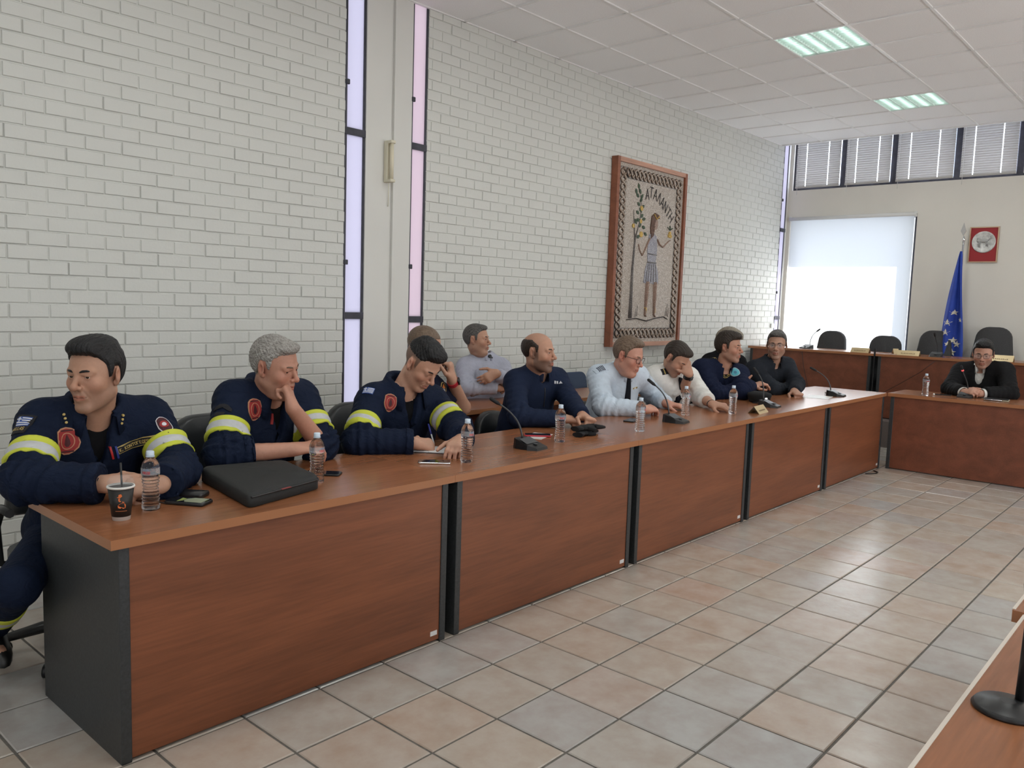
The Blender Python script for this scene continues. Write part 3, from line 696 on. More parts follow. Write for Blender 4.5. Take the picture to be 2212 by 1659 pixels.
# lettering along an arch
lets = 'ATALANTH'; m_ = MB()
pos = [(.435, .835), (.49, .850), (.55, .842), (.605, .828), (.655, .808), (.705, .785), (.752, .760), (.795, .732)]; angs = [.06, -.10, -.22, -.34, -.46, -.55, -.66, -.78]
for ch, (x, z), a in zip('ATALANTH', pos, angs):
    g = 'L' if (x, z) == pos[3] else ch
    ca, sa = math.cos(a), math.sin(a)
    q, w_ = text_ribbons(g, .100, .13)
    for quad in q: m_.add([(x * mw + (u - w_ / 2) * ca - (v - .046) * sa, yb - .004, z * mh + (u - w_ / 2) * sa + (v - .046) * ca) for u, v in quad], [(0, 1, 2, 3)])
m_.build('lettering', T_dark, t)

# red picture with coin
t = thing('coin_picture', 'red framed picture with a round silver coin, on the far wall', 'picture', (XF - .001, -.165, 2.38))
R_red = mat('red_mount', (.33, .02, .025), .6); R_gold = mat('thin_gold_frame', (.60, .42, .28), .35, .6); R_sil = mat('silver_coin', (.62, .62, .60), .42, .3, noise=((30, 30, 30), .25), bump=((60, 60, 60), .5, .004))
MB().box((-.012, -.145, -.20), (0, .145, .20)).build('mount', R_red, t)
m_ = MB(); e = .012
for a, b, c, d in ((-.155, -.21, -.143, .21), (.143, -.21, .155, .21), (-.143, -.21, .143, -.198), (-.143, .198, .143, .21)): m_.box((-.02, a, b), (0, c, d))
m_.build('frame', R_gold, t)
Rm = Matrix.Rotation(-PI / 2, 3, 'Y')
coin = MB().lathe([(.0, .022), (.105, .02), (.118, .024), (.126, .022), (.128, .012)], 40, c=(0, 0, .0), R=Rm, caps=False)
coin.v = [(x, y, z + .03) for x, y, z in coin.v]; coin.build('coin', R_sil, t)
m_ = MB()
m_.ell((-.022, .0, .045), (.008, .052, .026)); m_.ell((-.022, .055, .07), (.008, .020, .016)); m_.ell((-.022, .052, .045), (.008, .022, .024))
for y, z in ((.05, -.03), (.035, -.035), (-.03, -.02), (-.045, -.025)): m_.tube([(-.022, y * .8, .03), (-.023, y * 1.1, .0), (-.022, y, z)], [.011, .008, .005], 6)
m_.tube([(-.022, -.05, .05), (-.022, -.075, .07), (-.022, -.07, .095)], .005, 6); m_.build('relief_animal', mat('silver_relief', (.40, .40, .39), .45, .3), t)

# flag
t = thing('flag', 'blue flag with pale stars hanging furled from a chrome pole', 'flag', (9.86, .02, .27))
MB().cyl((0, .0, .02), (0, -.01, 2.18), .012, n=12).build('pole', M_chrome, t)
MB().lathe([(.12, 0), (.12, .015), (.03, .03), (.02, .05)], 24).build('foot', M_chrome, t)
fin = MB(); fin.lathe([(.012, 2.14), (.02, 2.15), (.02, 2.165), (.008, 2.18), (.008, 2.20)], 14, c=(0, -.01, 0)); fin.prism([(-.03, 2.26), (0, 2.20), (.03, 2.26), (0, 2.36)], -.004, .004, axis='x'); fin.build('finial', M_chrome, t)
M_flag = mat('flag_blue', (.018, .055, .36), .7, noise=((8, 8, 8), .15)); M_star = mat('flag_star', (.72, .68, .55), .7)
def flag_pt(u, v):
    """u 0..1 across, v 0 top .. 1 bottom"""
    z = 2.02 - 1.45 * v; w = .035 + .27 * v ** .8; c = .03 * v
    y = c + (u - .5) * w; x = -.045 - .035 * math.sin(u * 3.2 * PI + 1.2 * v) * min(1, v * 1.8 + .15) - .01
    return (x, y + .012 * math.sin(v * 6 + u * 5), z)
nu, nv = 40, 40; m_ = MB()
for s_ in (0, 1):
    m_.add([tuple(a + (.012 if (s_ and k == 0) else 0) for k, a in enumerate(flag_pt(i / nu, j / nv))) for j in range(nv + 1) for i in range(nu + 1)],
           [(j * (nu + 1) + i, j * (nu + 1) + i + 1, (j + 1) * (nu + 1) + i + 1, (j + 1) * (nu + 1) + i) for j in range(nv) for i in range(nu)], 0, True)
m_.build('cloth', M_flag, t)
for (u, v, s_) in [(.52, .50, .030), (.72, .585, .036), (.73, .665, .036), (.42, .73, .034), (.26, .76, .036), (.58, .76, .026), (.42, .83, .038), (.15, .56, .026), (.62, .90, .036), (.3, .93, .036)]:
    m_ = MB(); c = flag_pt(u, v); vsn = []
    for k in range(10):
        r = 1.25 * (s_ if k % 2 == 0 else s_ * .42); a = PI / 2 + PI * k / 5
        p = flag_pt(u + r * math.cos(a) / (.035 + .27 * v ** .8), v - r * math.sin(a) / 1.45); vsn.append((p[0] - .004, p[1], p[2]))
    vsn.append((c[0] - .005, c[1], c[2])); m_.add(vsn, [(k, (k + 1) % 10, 10) for k in range(10)]); m_.build('star', M_star, t)

# ------------------------------------------------------------------ table-top props
def pet_mat():
    m = bpy.data.materials.new('water_bottle_pet'); m.use_nodes = True; nt = m.node_tree; b = nt.nodes['Principled BSDF']; out = nt.nodes['Material Output']
    b.inputs['Base Color'].default_value = (.98, .99, 1, 1); b.inputs['Roughness'].default_value = .02; b.inputs['Transmission Weight'].default_value = 1; b.inputs['IOR'].default_value = 1.33
    tr = nt.nodes.new('ShaderNodeBsdfTransparent'); mx = nt.nodes.new('ShaderNodeMixShader'); mx.inputs[0].default_value = .18
    nt.links.new(b.outputs[0], mx.inputs[1]); nt.links.new(tr.outputs[0], mx.inputs[2]); nt.links.new(mx.outputs[0], out.inputs['Surface'])
    return m
M_pet = pet_mat(); M_cap = mat('bottle_cap', (.66, .78, .90), .35); M_prtred = mat('label_red_print', (.55, .06, .07), .5); M_prtblue = mat('label_blue_print', (.10, .16, .34), .5)
M_lab = bpy.data.materials.new('clear_label'); M_lab.use_nodes = True
_nt = M_lab.node_tree; _tr = _nt.nodes.new('ShaderNodeBsdfTransparent'); _mx = _nt.nodes.new('ShaderNodeMixShader'); _mx.inputs[0].default_value = .72
_nt.nodes['Principled BSDF'].inputs['Base Color'].default_value = (.80, .84, .9, 1); _nt.links.new(_nt.nodes['Principled BSDF'].outputs[0], _mx.inputs[1]); _nt.links.new(_tr.outputs[0], _mx.inputs[2]); _nt.links.new(_mx.outputs[0], _nt.nodes['Material Output'].inputs['Surface'])
prof = [(.012, .002), (.026, .0), (.031, .006), (.0315, .02)]
for k in range(40):
    z = .022 + k * .0026; prof.append((.0300 - .0017 * math.cos(2 * PI * (z - .022) / .0125) - .0035 * math.exp(-((z - .080) / .02) ** 2), z))
prof += [(.0315, .128), (.0318, .132), (.0318, .158), (.0300, .166), (.025, .178), (.017, .188), (.0125, .194), (.0125, .199)]
bot_me = MB().lathe(prof, 40).mesh('bottle_body', M_pet)
m_ = MB(); m_.lathe([(.0135, .199), (.0138, .201), (.0138, .214), (.0128, .216)], 24); m_.lathe([(.0152, .1955), (.0152, .198)], 20); cap_me = m_.mesh('cap', M_cap)
m_ = MB(); m_.lathe([(.0322, .132), (.0322, .157)], 40, caps=False)
lab_me = m_.mesh('label_band', M_lab)
m_ = MB()
def on_cyl(r, z0, a0=-PI / 2):
    return lambda u, v: (r * math.cos(a0 + u / r), r * math.sin(a0 + u / r), z0 + v)
for a0 in (-PI / 2, PI / 2): text_mesh(m_, 'VIKOs', .0085, .22, on_cyl(.0325, .1365, a0))
m_.prism([(0, 0)] * 3, 0, 0) if 0 else None
prt_me = m_.mesh('label_print', M_prtred)
m_ = MB()
for a0 in (-PI / 2, PI / 2):
    pl = on_cyl(.0325, .148, a0); m_.add([pl(-.016, 0), pl(-.006, .007), pl(-.001, .003), pl(.004, .0075), pl(.013, 0)], [(0, 1, 2, 3, 4)])
bpr_me = m_.mesh('label_mountain', M_prtblue)
def bottle(loc, rz, label, s=1.0):
    t = thing('water_bottle', label, 'bottle', loc, rz, 'clear water bottles on the desks'); t.scale = (s, s, s)
    ob('bottle_body', bot_me, t); ob('cap', cap_me, t); lb = ob('label_band', lab_me, t); ob('label_print', prt_me, lb); ob('label_mountain', bpr_me, lb)
    return t
BS = .97
for (x, y, rz, l) in [(.257, .289, -.9, 'clear water bottle beside the black coffee cup'), (.94, .268, .2, 'clear water bottle behind the black laptop bag'), (1.733, .179, .0, 'clear water bottle at the end of the open notebook'),
                      (2.556, .261, -.6, 'clear water bottle between the red phone and black gloves'), (3.256, .183, .3, 'clear water bottle right of the black gloves, by the desk joint'), (4.187, .398, .2, 'clear water bottle in front of the white-shirted man'),
                      (4.567, .22, .2, 'clear water bottle left of the brass nameplate'), (7.55, -.31, -.8, 'clear water bottle on the desk at the head of the room')]:
    bottle((x, y, H), rz, l, BS)

# coffee cup
t = thing('coffee_cup', 'black paper coffee cup with orange print, clear dome lid and black straw', 'cup', (.129, .229, H)); t.scale = (1.1, 1.1, 1.1)
M_cupk = mat('black_card', (.012, .011, .010), .45); M_cupw = mat('white_card', (.75, .74, .70), .5); M_orange = mat('orange_print', (.78, .19, .05), .5); M_coffee = mat('iced_milk_foam', (.55, .47, .36), .6)
MB().lathe([(.0255, 0), (.0268, .012), (.0272, .0121), (.0375, .100)], 40, mis=[0, 1, 1]).build('cup_body', [M_cupw, M_cupk], t)
MB().lathe([(.036, .0985), (.0395, .100), (.0405, .103), (.0395, .106), (.036, .106)], 40, caps=False).build('rim', M_cupw, t)
MB().lathe([(.0, .098), (.0365, .0985)], 32, caps=False).build('drink', M_coffee, t)
M_dome = bpy.data.materials.new('clear_lid'); M_dome.use_nodes = True
_nt = M_dome.node_tree; _b = _nt.nodes['Principled BSDF']; _b.inputs['Base Color'].default_value = (.9, .9, .9, 1); _b.inputs['Roughness'].default_value = .06
_tr = _nt.nodes.new('ShaderNodeBsdfTransparent'); _mx = _nt.nodes.new('ShaderNodeMixShader'); _mx.inputs[0].default_value = .92
_nt.links.new(_b.outputs[0], _mx.inputs[1]); _nt.links.new(_tr.outputs[0], _mx.inputs[2]); _nt.links.new(_mx.outputs[0], _nt.nodes['Material Output'].inputs['Surface'])
MB().lathe([(.040, .104), (.0395, .110), (.038, .118), (.034, .128), (.026, .136), (.012, .140)], 40, caps=False).build('dome_lid', M_dome, t)
MB().cyl((.006, .004, .06), (.001, .001, .175), .003, n=10).build('straw', M_bplast, t)
# printed orange figure: hat, face, coat as plain blots wrapped on the cup
def on_cup(a0):
    def f(u, v):
        r = .0272 + (.0375 - .0272) * (v - .0121) / .0879 + .0004; a = a0 + u / r
        return (r * math.cos(a), r * math.sin(a), v)
    return f
pc = on_cup(-1.98); m_ = MB()
for poly in ([(-.011, .076), (-.007, .077), (-.006, .084), (.001, .086), (.004, .079), (.0, .075), (-.004, .0735), (-.0105, .0745)], [(-.007, .072), (-.002, .073), (-.003, .066), (.001, .063), (-.003, .0605), (-.007, .064)],
             [(.004, .062), (.010, .060), (.009, .0575), (.003, .059)], [(-.005, .054), (.003, .057), (.011, .055), (.014, .050), (.013, .041), (.006, .039), (.002, .043), (-.002, .040), (-.008, .042), (-.009, .049)]):
    m_.add([pc(u, v) for u, v in poly], [tuple(range(len(poly)))])
m_.build('printed_figure', M_orange, t)
m_ = MB()
for k in range(14):
    u = -.016 + k * .0024; m_.add([pc(u, .0302), pc(u + .0017, .0302), pc(u + .0017, .0325), pc(u, .0325)], [(0, 1, 2, 3)])
m_.build('printed_line', mat('orange_print_dim', (.45, .16, .06), .5), t)

# phones
def rrect(w, h, r, n=4):
    p = []
    for cx, cy, a in ((w / 2 - r, h / 2 - r, 0), (-w / 2 + r, h / 2 - r, 90), (-w / 2 + r, -h / 2 + r, 180), (w / 2 - r, -h / 2 + r, 270)): p += arc(cx, cy, r, r, a, a + 90, n)
    return p
M_screen = mat('dark_glass_screen', (.012, .012, .014), .08)
def phone(loc, rz, label, body, w=.074, h=.155, th=.0085, screen=True):
    t = thing('smartphone', label, 'phone', loc, rz)
    m_ = MB(); pillow(m_, rrect(w, h, .012), th, lambda x, y, d: (x, y, d), prof=((0, .97), (.3, 1), (.7, 1), (1, .975))); m_.build('phone_case', body, t)
    if screen: MB().prism(rrect(w - .007, h - .007, .009), th, th + .0006).build('screen', M_screen, t)
    return t
p = phone((.395, .285, H), .56, 'black smartphone in an open case with a card showing, nearest desk', M_bplast, .08, .155, .012)
MB().prism([(-.03, .0), (-.03, -.065), (.03, -.065), (.03, -.01), (.012, .012), (-.01, .012)], .0128, .0134).build('card', mat('grey_green_card', (.30, .33, .22), .3), p)
MB().prism([(-.03, .03), (.02, .035), (.012, .014), (-.012, .014)], .0128, .0134).build('card_strip', mat('lime_card', (.35, .42, .12), .3), p)
t = thing('power_bank', 'black power bank with a short cable, beside the bag', 'power bank', (.455, .375, H), .6)
m_ = MB(); pillow(m_, rrect(.068, .11, .012), .018, lambda x, y, d: (x, y, d)); m_.build('case', mat('satin_black', (.02, .02, .021), .28), t)
MB().tube([(-.01, .055, .009), (-.02, .09, .006), (-.07, .11, .003), (-.12, .07, .003), (-.135, .03, .003)], .002, 6).build('cable', M_bplast, t)
MB().box((.045, -.035, .002), (.06, .0, .012), bev=.002).build('plug', M_bplast, t)
phone((1.055, .385, H), .69, 'black smartphone lying behind the bottle, near the grey-haired man', M_bplast)
phone((1.60, .262, H), .785, 'silver-edged smartphone lying on the second desk', M_chrome)
phone((2.60, .46, H + .0018), .75, 'smartphone in a red case on a white sheet', mat('red_case', (.52, .03, .05), .4))
phone((7.72, -.42, H), .4, 'small dark phone on the desk at the head of the room', M_bplast)
phone((3.60, .47, H), -1.3, 'dark phone under the light-blue-shirted man’s hand', M_bplast)
MB().prism(rrect(.21, .12, .002), 0, .0016).build('paper_sheet', M_white, None, label='white sheet of paper under the red phone', cat='paper', loc=(2.60, .46, H), rot=(0, 0, .35))
MB().prism(rrect(.30, .21, .002), 0, .002).build('paper_sheet', M_white, None, label='white papers lying under the farthest microphone', cat='paper', loc=(6.35, .27, H), rot=(0, 0, .2))
# earphone piece, small white
MB().ell((0, 0, .011), (.009, .009, .011), 10, 8).build('earbud', M_white, None, label='tiny white earbud by the far bottle', cat='earbud', loc=(7.60, -.375, H))

# laptop bag
t = thing('laptop_bag', 'black fabric laptop bag lying flat on the nearest desk', 'bag', (.70, .35, H))
M_bag = mat('black_nylon', (.016, .017, .017), .75, bump=((300, 300, 300), .3, .002)); M_bag2 = mat('black_nylon_gusset', (.010, .011, .012), .7)
q = [(.512, .07), (.885, .165), (.945, .515), (.60, .60)]; q = [(x - .70, y - .35) for x, y in q]
def quad_round(q, r=.03, n=4):
    out = []
    for i in range(4):
        a, b, c = Vector(q[i - 1]), Vector(q[i]), Vector(q[(i + 1) % 4]); d1 = (a - b).normalized(); d2 = (c - b).normalized()
        for k in range(n + 1):
            s = k / n; p0, p2 = b + d1 * r, b + d2 * r; out.append(tuple(p0 * (1 - s) ** 2 + b * 2 * s * (1 - s) + p2 * s * s))
    return out
ol = quad_round(q, .035, 5); N = len(ol)
m_ = MB(); cx = sum(p[0] for p in ol) / N; cy = sum(p[1] for p in ol) / N
rings = []
for d, s in ((0, .97), (.004, 1.0), (.03, 1.0), (.045, .985), (.052, .95), (.056, .85), (.060, .65), (.062, .4), (.063, .15)):
    rings.append([(cx + (x - cx) * s, cy + (y - cy) * s, d * (1.0 + .10 * math.sin(9 * x + 4 * y) * (d > .04)) * (1.05 + .35 * (y - cy))) for x, y in ol])
vs_ = [p for r in rings for p in r]; fs_ = [(i * N + k, i * N + (k + 1) % N, (i + 1) * N + (k + 1) % N, (i + 1) * N + k) for i in range(len(rings) - 1) for k in range(N)]
m_.add(vs_, fs_, 0, True); m_.add(rings[-1], [tuple(range(N))], 0, True); m_.add(rings[0], [tuple(range(N - 1, -1, -1))], 0)
m_.build('bag_body', M_bag, t)
zp = [(x * 1.003 + cx * -.003, y * 1.003 - .002, .040) for x, y in ol[3:16]]
MB().tube(zp, .0035, 6).build('zip', M_bplast, t)
MB().tube([(.11, -.165, .038), (.135, -.168, .036), (.155, -.18, .028), (.17, -.178, .024)], .004, 6).build('zip_pull', M_bag2, t)
MB().box((-.09, -.232, .0405), (-.04, -.224, .0435), R=Matrix.Rotation(.25, 3, 'Z')).build('brand_tab', mat('tiny_red_tab', (.25, .05, .05), .5), t)
MB().tube([(.05, .225, .03), (.06, .255, .045), (.16, .262, .05), (.25, .225, .03), (.27, .175, .02)], .011, 8, squash=(1, .4)).build('carry_handle', M_bag2, t)

# notebook and pen
t = thing('notebook', 'small open white notebook under the writing hand', 'notebook', (1.805, .505, H), -.956)
for s in (-1, 1):
    m_ = MB(); m_.box((min(0, s * .105), -.075, .002), (max(0, s * .105), .075, .010), bev=.002); m_.build('page_block', mat('paper_white', (.78, .79, .80), .7), t)
MB().box((-.108, -.078, 0), (.108, .078, .002)).build('cover', M_bplast, t)
t = thing('pen', 'blue ballpoint pen held by the young man writing', 'pen', (1.835, .512, H + .013))
p0, p1 = Vector((0, 0, 0)), Vector((.038, .096, .105))
MB().tube([p0, p0.lerp(p1, .12)], [.001, .0042], 10).build('tip', M_chrome, t); MB().tube([p0.lerp(p1, .12), p0.lerp(p1, .55)], .0042, 10).build('barrel', mat('pen_clear', (.55, .57, .6), .2), t); MB().tube([p0.lerp(p1, .55), p1], .0046, 10).build('pen_cap', mat('pen_blue', (.02, .03, .22), .35), t)

# gloves / folded cap
t = thing('gloves', 'pair of black gloves lying on the middle desk', 'gloves', (2.85, .31, H)); M_felt = mat('black_felt', (.008, .008, .009), .95)
for k, (a, z, dx) in enumerate(((.25, .0, 0), (-.1, .028, .02))):
    m_ = MB(); R_ = Matrix.Rotation(a, 3, 'Z')
    m_.ell((dx, 0, z + .017), (.07, .045, .016), 16, 8, R=R_)
    for f in range(4): m_.tube([R_ @ Vector((.04, -.033 + f * .022, 0)) + Vector((dx, 0, z + .017)), R_ @ Vector((.10, -.036 + f * .023, 0)) + Vector((dx, 0, z + .016)), R_ @ Vector((.125, -.036 + f * .023, 0)) + Vector((dx, 0, z + .013))], [.013, .012, .008], 8)
    m_.tube([R_ @ Vector((-.02, -.03, 0)) + Vector((dx, 0, z + .015)), R_ @ Vector((.01, -.07, 0)) + Vector((dx, 0, z + .013))], [.014, .010], 8)
    m_.tube([R_ @ Vector((-.05, 0, 0)) + Vector((dx, 0, z + .017)), R_ @ Vector((-.10, 0, 0)) + Vector((dx, 0, z + .015))], [.03, .034], 10, squash=(1, .45)); m_.build('glove', M_felt, t)

# uniform cap by the far microphone
t = thing('uniform_cap', 'black uniform cap with a small round badge, behind the far microphone', 'cap', (5.47, .43, H), -.5)
MB().lathe([(.075, 0), (.085, .01), (.092, .04), (.10, .06), (.095, .075), (.06, .088), (.0, .092)], 28).build('crown', M_felt, t)
m_ = MB(); pts = arc(0, 0, .084, .084, 200, 340, 12); po = arc(0, -.01, .13, .135, 205, 335, 12)
m_.add([(x, y, .012) for x, y in pts] + [(x, y, .002) for x, y in po], [(k, k + 1, 13 + k + 1, 13 + k) for k in range(12)]); m_.add([(x, y, .006) for x, y in pts] + [(x, y, -.001) for x, y in po], [(k, k + 1, 13 + k + 1, 13 + k) for k in range(12)]); m_.build('peak', M_bplast, t)
MB().ell((.0, -.092, .035), (.018, .006, .018), 14, 8).build('badge', M_chrome, t)

# nameplates
M_brass = mat('brass_plate', (.60, .47, .27), .38, .35); M_engr = mat('engraved_dark', (.18, .12, .06), .6)
def nameplate(loc, rz, label, w=.20, h=.055, text=None, tilt=1.0):
    t = thing('nameplate', label, 'nameplate', loc, rz, 'brass nameplates'); d = .045
    m_ = MB(); m_.add([(-w / 2, -d, 0), (w / 2, -d, 0), (w / 2, 0, h), (-w / 2, 0, h), (-w / 2, -d + .004, 0), (w / 2, -d + .004, 0), (w / 2, 0, h - .004), (-w / 2, 0, h - .004)], [(0, 1, 2, 3), (7, 6, 5, 4), (0, 3, 7, 4), (1, 5, 6, 2), (0, 4, 5, 1)])
    m_.add([(-w / 2, 0, h), (w / 2, 0, h), (w / 2, d, 0), (-w / 2, d, 0)], [(0, 1, 2, 3)]); m_.build('plate', M_brass, t)
    if text:
        m_ = MB(); pl = lambda u, v: (u, -d + (v + .02) / math.hypot(d, h) * d - .0006, (v + .02) / math.hypot(d, h) * h + .0006)
        for k in range(9):
            u = -w * .32 + k * w * .072; m_.add([pl(u, .002), pl(u + w * .05, .002), pl(u + w * .05, .014 - .004 * (k % 3 == 1)), pl(u, .014 - .004 * (k % 2))], [(0, 1, 2, 3)])
        m_.build('engraving', M_engr, t)
    return t
nameplate((4.80, .125, H), .10, 'brass nameplate on the fourth desk, in front of the cap', .20, .055, True)
nameplate((4.05, 1.62, .76), .1, 'pale nameplate tipped on the side desk by the brick wall', .17, .06)
nameplate((BX + .10, .83, BZT), -PI / 2, 'brass nameplate on the left bench, by the bench joint', .21, .055, True)
nameplate((BX + .10, .29, BZT), -PI / 2, 'brass nameplate on the right bench, left of its microphone', .24, .055, True)
nameplate((BX + .12, -.63, BZT), -PI / 2, 'brass nameplate on the bench at the shoulder of the man in the suit', .26, .065, True)
nameplate((BX + .32, .50, BZT), -1.0, 'small nameplate seen end-on at the back of the right bench', .06, .06)

# gooseneck microphones
M_micgrey = mat('mic_grey_panel', (.055, .06, .065), .35); M_foam = mat('mic_foam', (.02, .02, .022), .9); M_micred = emis('mic_red_ring', (1, .12, .12), 1.2)
def mic(loc, rz, label, tip, lit=False, cable=True, rbase=True, bend=.35):
    """tip: local offset of the capsule; base wedge faces -y"""
    t = thing('gooseneck_microphone', label, 'microphone', loc, rz, 'gooseneck microphones')
    m_ = MB(); ol = [(-.055, -.085), (.055, -.085), (.07, -.03), (.06, .05), (.04, .075), (-.04, .075), (-.06, .05), (-.07, -.03)]
    n = 8; hs = [.014, .014, .026, .050, .052, .052, .050, .026]
    m_.add([(x, y, 0) for x, y in ol] + [(x * .93, y * .95, h) for (x, y), h in zip(ol, hs)] + [(0, -.08, .014), (0, .04, .056)], [tuple(range(7, -1, -1))] + [(k, (k + 1) % 8, 8 + (k + 1) % 8, 8 + k) for k in range(8)] + [(8, 9, 10, 11, 17), (8, 17, 15), (17, 11, 12, 13, 14), (17, 14, 15)] if 0 else
          [tuple(range(7, -1, -1))] + [(k, (k + 1) % 8, 8 + (k + 1) % 8, 8 + k) for k in range(8)] + [(8, 9, 10, 15), (15, 10, 11, 14), (14, 11, 12, 13)])
    m_.build('base', M_bplast, t)
    MB().add([(-.058, -.022, .031), (.058, -.022, .031), (.052, .030, .0535), (-.052, .030, .0535)], [(0, 1, 2, 3)]).build('control_panel', M_micgrey, t)
    MB().lathe([(.012, 0), (.012, .006)], 14, c=(0, -.04, .026)).build('button', M_micgrey, t)
    tv = Vector(tip); p0 = Vector((0, .045, .05)); pts = []
    c1 = p0 + Vector((0, .01, tv.z * bend + .0)); c2 = p0.lerp(tv, .55) + Vector((0, -.03, .035))
    for k in range(15):
        s = k / 14; pts.append(p0 * (1 - s) ** 3 + c1 * 3 * s * (1 - s) ** 2 + c2 * 3 * s * s * (1 - s) + tv * s ** 3)
    MB().tube(pts, [.0052] * 8 + [.0045] * 7, 8).build('gooseneck', M_micgrey, t)
    d = (pts[-1] - pts[-2]).normalized()
    cp = MB().tube([tv - d * .012, tv, tv + d * .004, tv + d * .05, tv + d * .058], [.006, .008, .0105, .0105, .006], 12).build('capsule', M_foam, t)
    if lit: MB().tube([tv - d * .004, tv + d * .010], .0112, 12).build('light_ring', M_micred, t)
    if cable: MB().tube([(.03, .07, .015), (.06, .11, .02), (.10, .12, .006), (.15, .09, .003), (.17, .05, .003)], .0028, 6).build('cable', M_bplast, t)
    return t
mic((2.26, .235, H), .15, 'gooseneck microphone on the second desk, left of the red phone', (-.03, .185, .225))
mic((3.80, .255, H), .15, 'gooseneck microphone in front of the light-blue-shirted man', (-.03, .150, .245))
mic((5.23, .235, H), .15, 'gooseneck microphone beside the black uniform cap', (-.02, .100, .265))
mic((6.62, .215, H), .1, 'gooseneck microphone on the farthest desk of the long row', (-.03, .185, .225))
mic((7.70, -.63, H), -PI / 2 - .1, 'gooseneck microphone with lit red ring before the man in the suit', (-.02, -.08, .26), True, False)
mic((BX + .22, 1.53, BZT), -1.9, 'gooseneck microphone on the left bench, in front of the blind', (.02, .14, .22), False, False)
mic((BX + .22, .03, BZT), -1.5, 'gooseneck microphone on the right bench, in front of the flag', (.0, -.16, .24), False, False)
t = thing('microphone_stand', 'black round microphone base on the right foreground desk', 'microphone', (.80, -2.262, H))
MB().lathe([(.062, 0), (.064, .004), (.058, .012), (.02, .018), (.014, .02)], 32).build('base', M_bplast, t); MB().cyl((.03, -.015, .012), (.035, -.02, .22), .009, n=10).build('stem', M_bplast, t); MB().ell((.035, -.02, .25), (.018, .018, .035), 12, 8).build('head', M_foam, t)
# book and papers before the suited man
t = thing('diary', 'dark diary with a cream page edge and pen on the far desk', 'diary', (7.66, -.90, H), -1.5)
MB().box((-.10, -.07, 0), (.10, .07, .004)).box((-.10, -.07, .014), (.10, .07, .018)).build('cover', M_bplast, t); MB().box((-.097, -.067, .004), (.097, .067, .014)).build('page_block', mat('cream_pages', (.68, .60, .42), .7), t)
MB().cyl((-.09, -.078, .01), (.05, -.08, .01), .004, n=8).build('pen', M_chrome, t)
# cables
MB().tube([(6.94, -.004, .006), (6.98, -.04, .006), (7.04, -.07, .006), (7.12, -.06, .006), (7.16, -.01, .006)], .006, 8).build('floor_cable', M_bplast, None, label='loop of black cable on the floor under the far end of the row', cat='cable')
MB().tube([(BX - .004, 1.50, BZT - .03), (BX - .006, 1.47, .85), (BX - .005, 1.40, .60), (BX - .004, 1.36, .32)], .003, 6).build('bench_cable', M_bplast, None, label='thin cable hanging down the left bench front', cat='cable')
MB().tube([(BX - .004, -.02, BZT - .04), (BX - .007, .12, .88), (BX - .007, .34, .72), (BX - .005, .55, .58)], .0028, 6).build('bench_cable', M_bplast, None, label='thin cable slanting across the right bench front', cat='cable')
MB().box((9.70, YW - .03, 1.28), (9.78, YW - .006, 1.34), bev=.004).build('wall_socket', M_white, None, label='small white socket on the brick wall beside the corner slit window', cat='socket')
# conference chairs by the brick wall
M_bluefab = mat('blue_chair_fabric', (.030, .050, .095), .8)
def conf_chair(loc, rz, label):
    t = thing('conference_chair', label, 'chair', loc, rz, 'blue conference chairs')
    m_ = MB(); pillow(m_, [(-.22, -.2), (.22, -.2), (.23, .2), (-.23, .2)], .06, lambda x, y, d: (x, y, .42 + d)); m_.build('seat', M_bluefab, t)
    m_ = MB(); pillow(m_, rounded_outline(.44, .38, .34, .08), .045, lambda x, z, d: (x, .22 + d + z * .10, .54 + z)); m_.build('backrest', M_bluefab, t)
    for s in (-1, 1):
        MB().tube([(s * .235, .20, 0), (s * .235, .19, .44), (s * .24, .235, .60), (s * .215, .27, .86)], .011, 8).build('back_leg', M_chrome, t); MB().tube([(s * .235, -.22, 0), (s * .235, -.20, .44), (s * .235, .19, .44)], .011, 8).build('front_leg', M_chrome, t)
    return t
conf_chair((4.02, 1.86, 0), 0, 'blue conference chair at the wall, seen right of the bearded man in navy')
conf_chair((5.12, 1.86, 0), 0, 'blue conference chair at the wall, seen above the light-blue shirt')

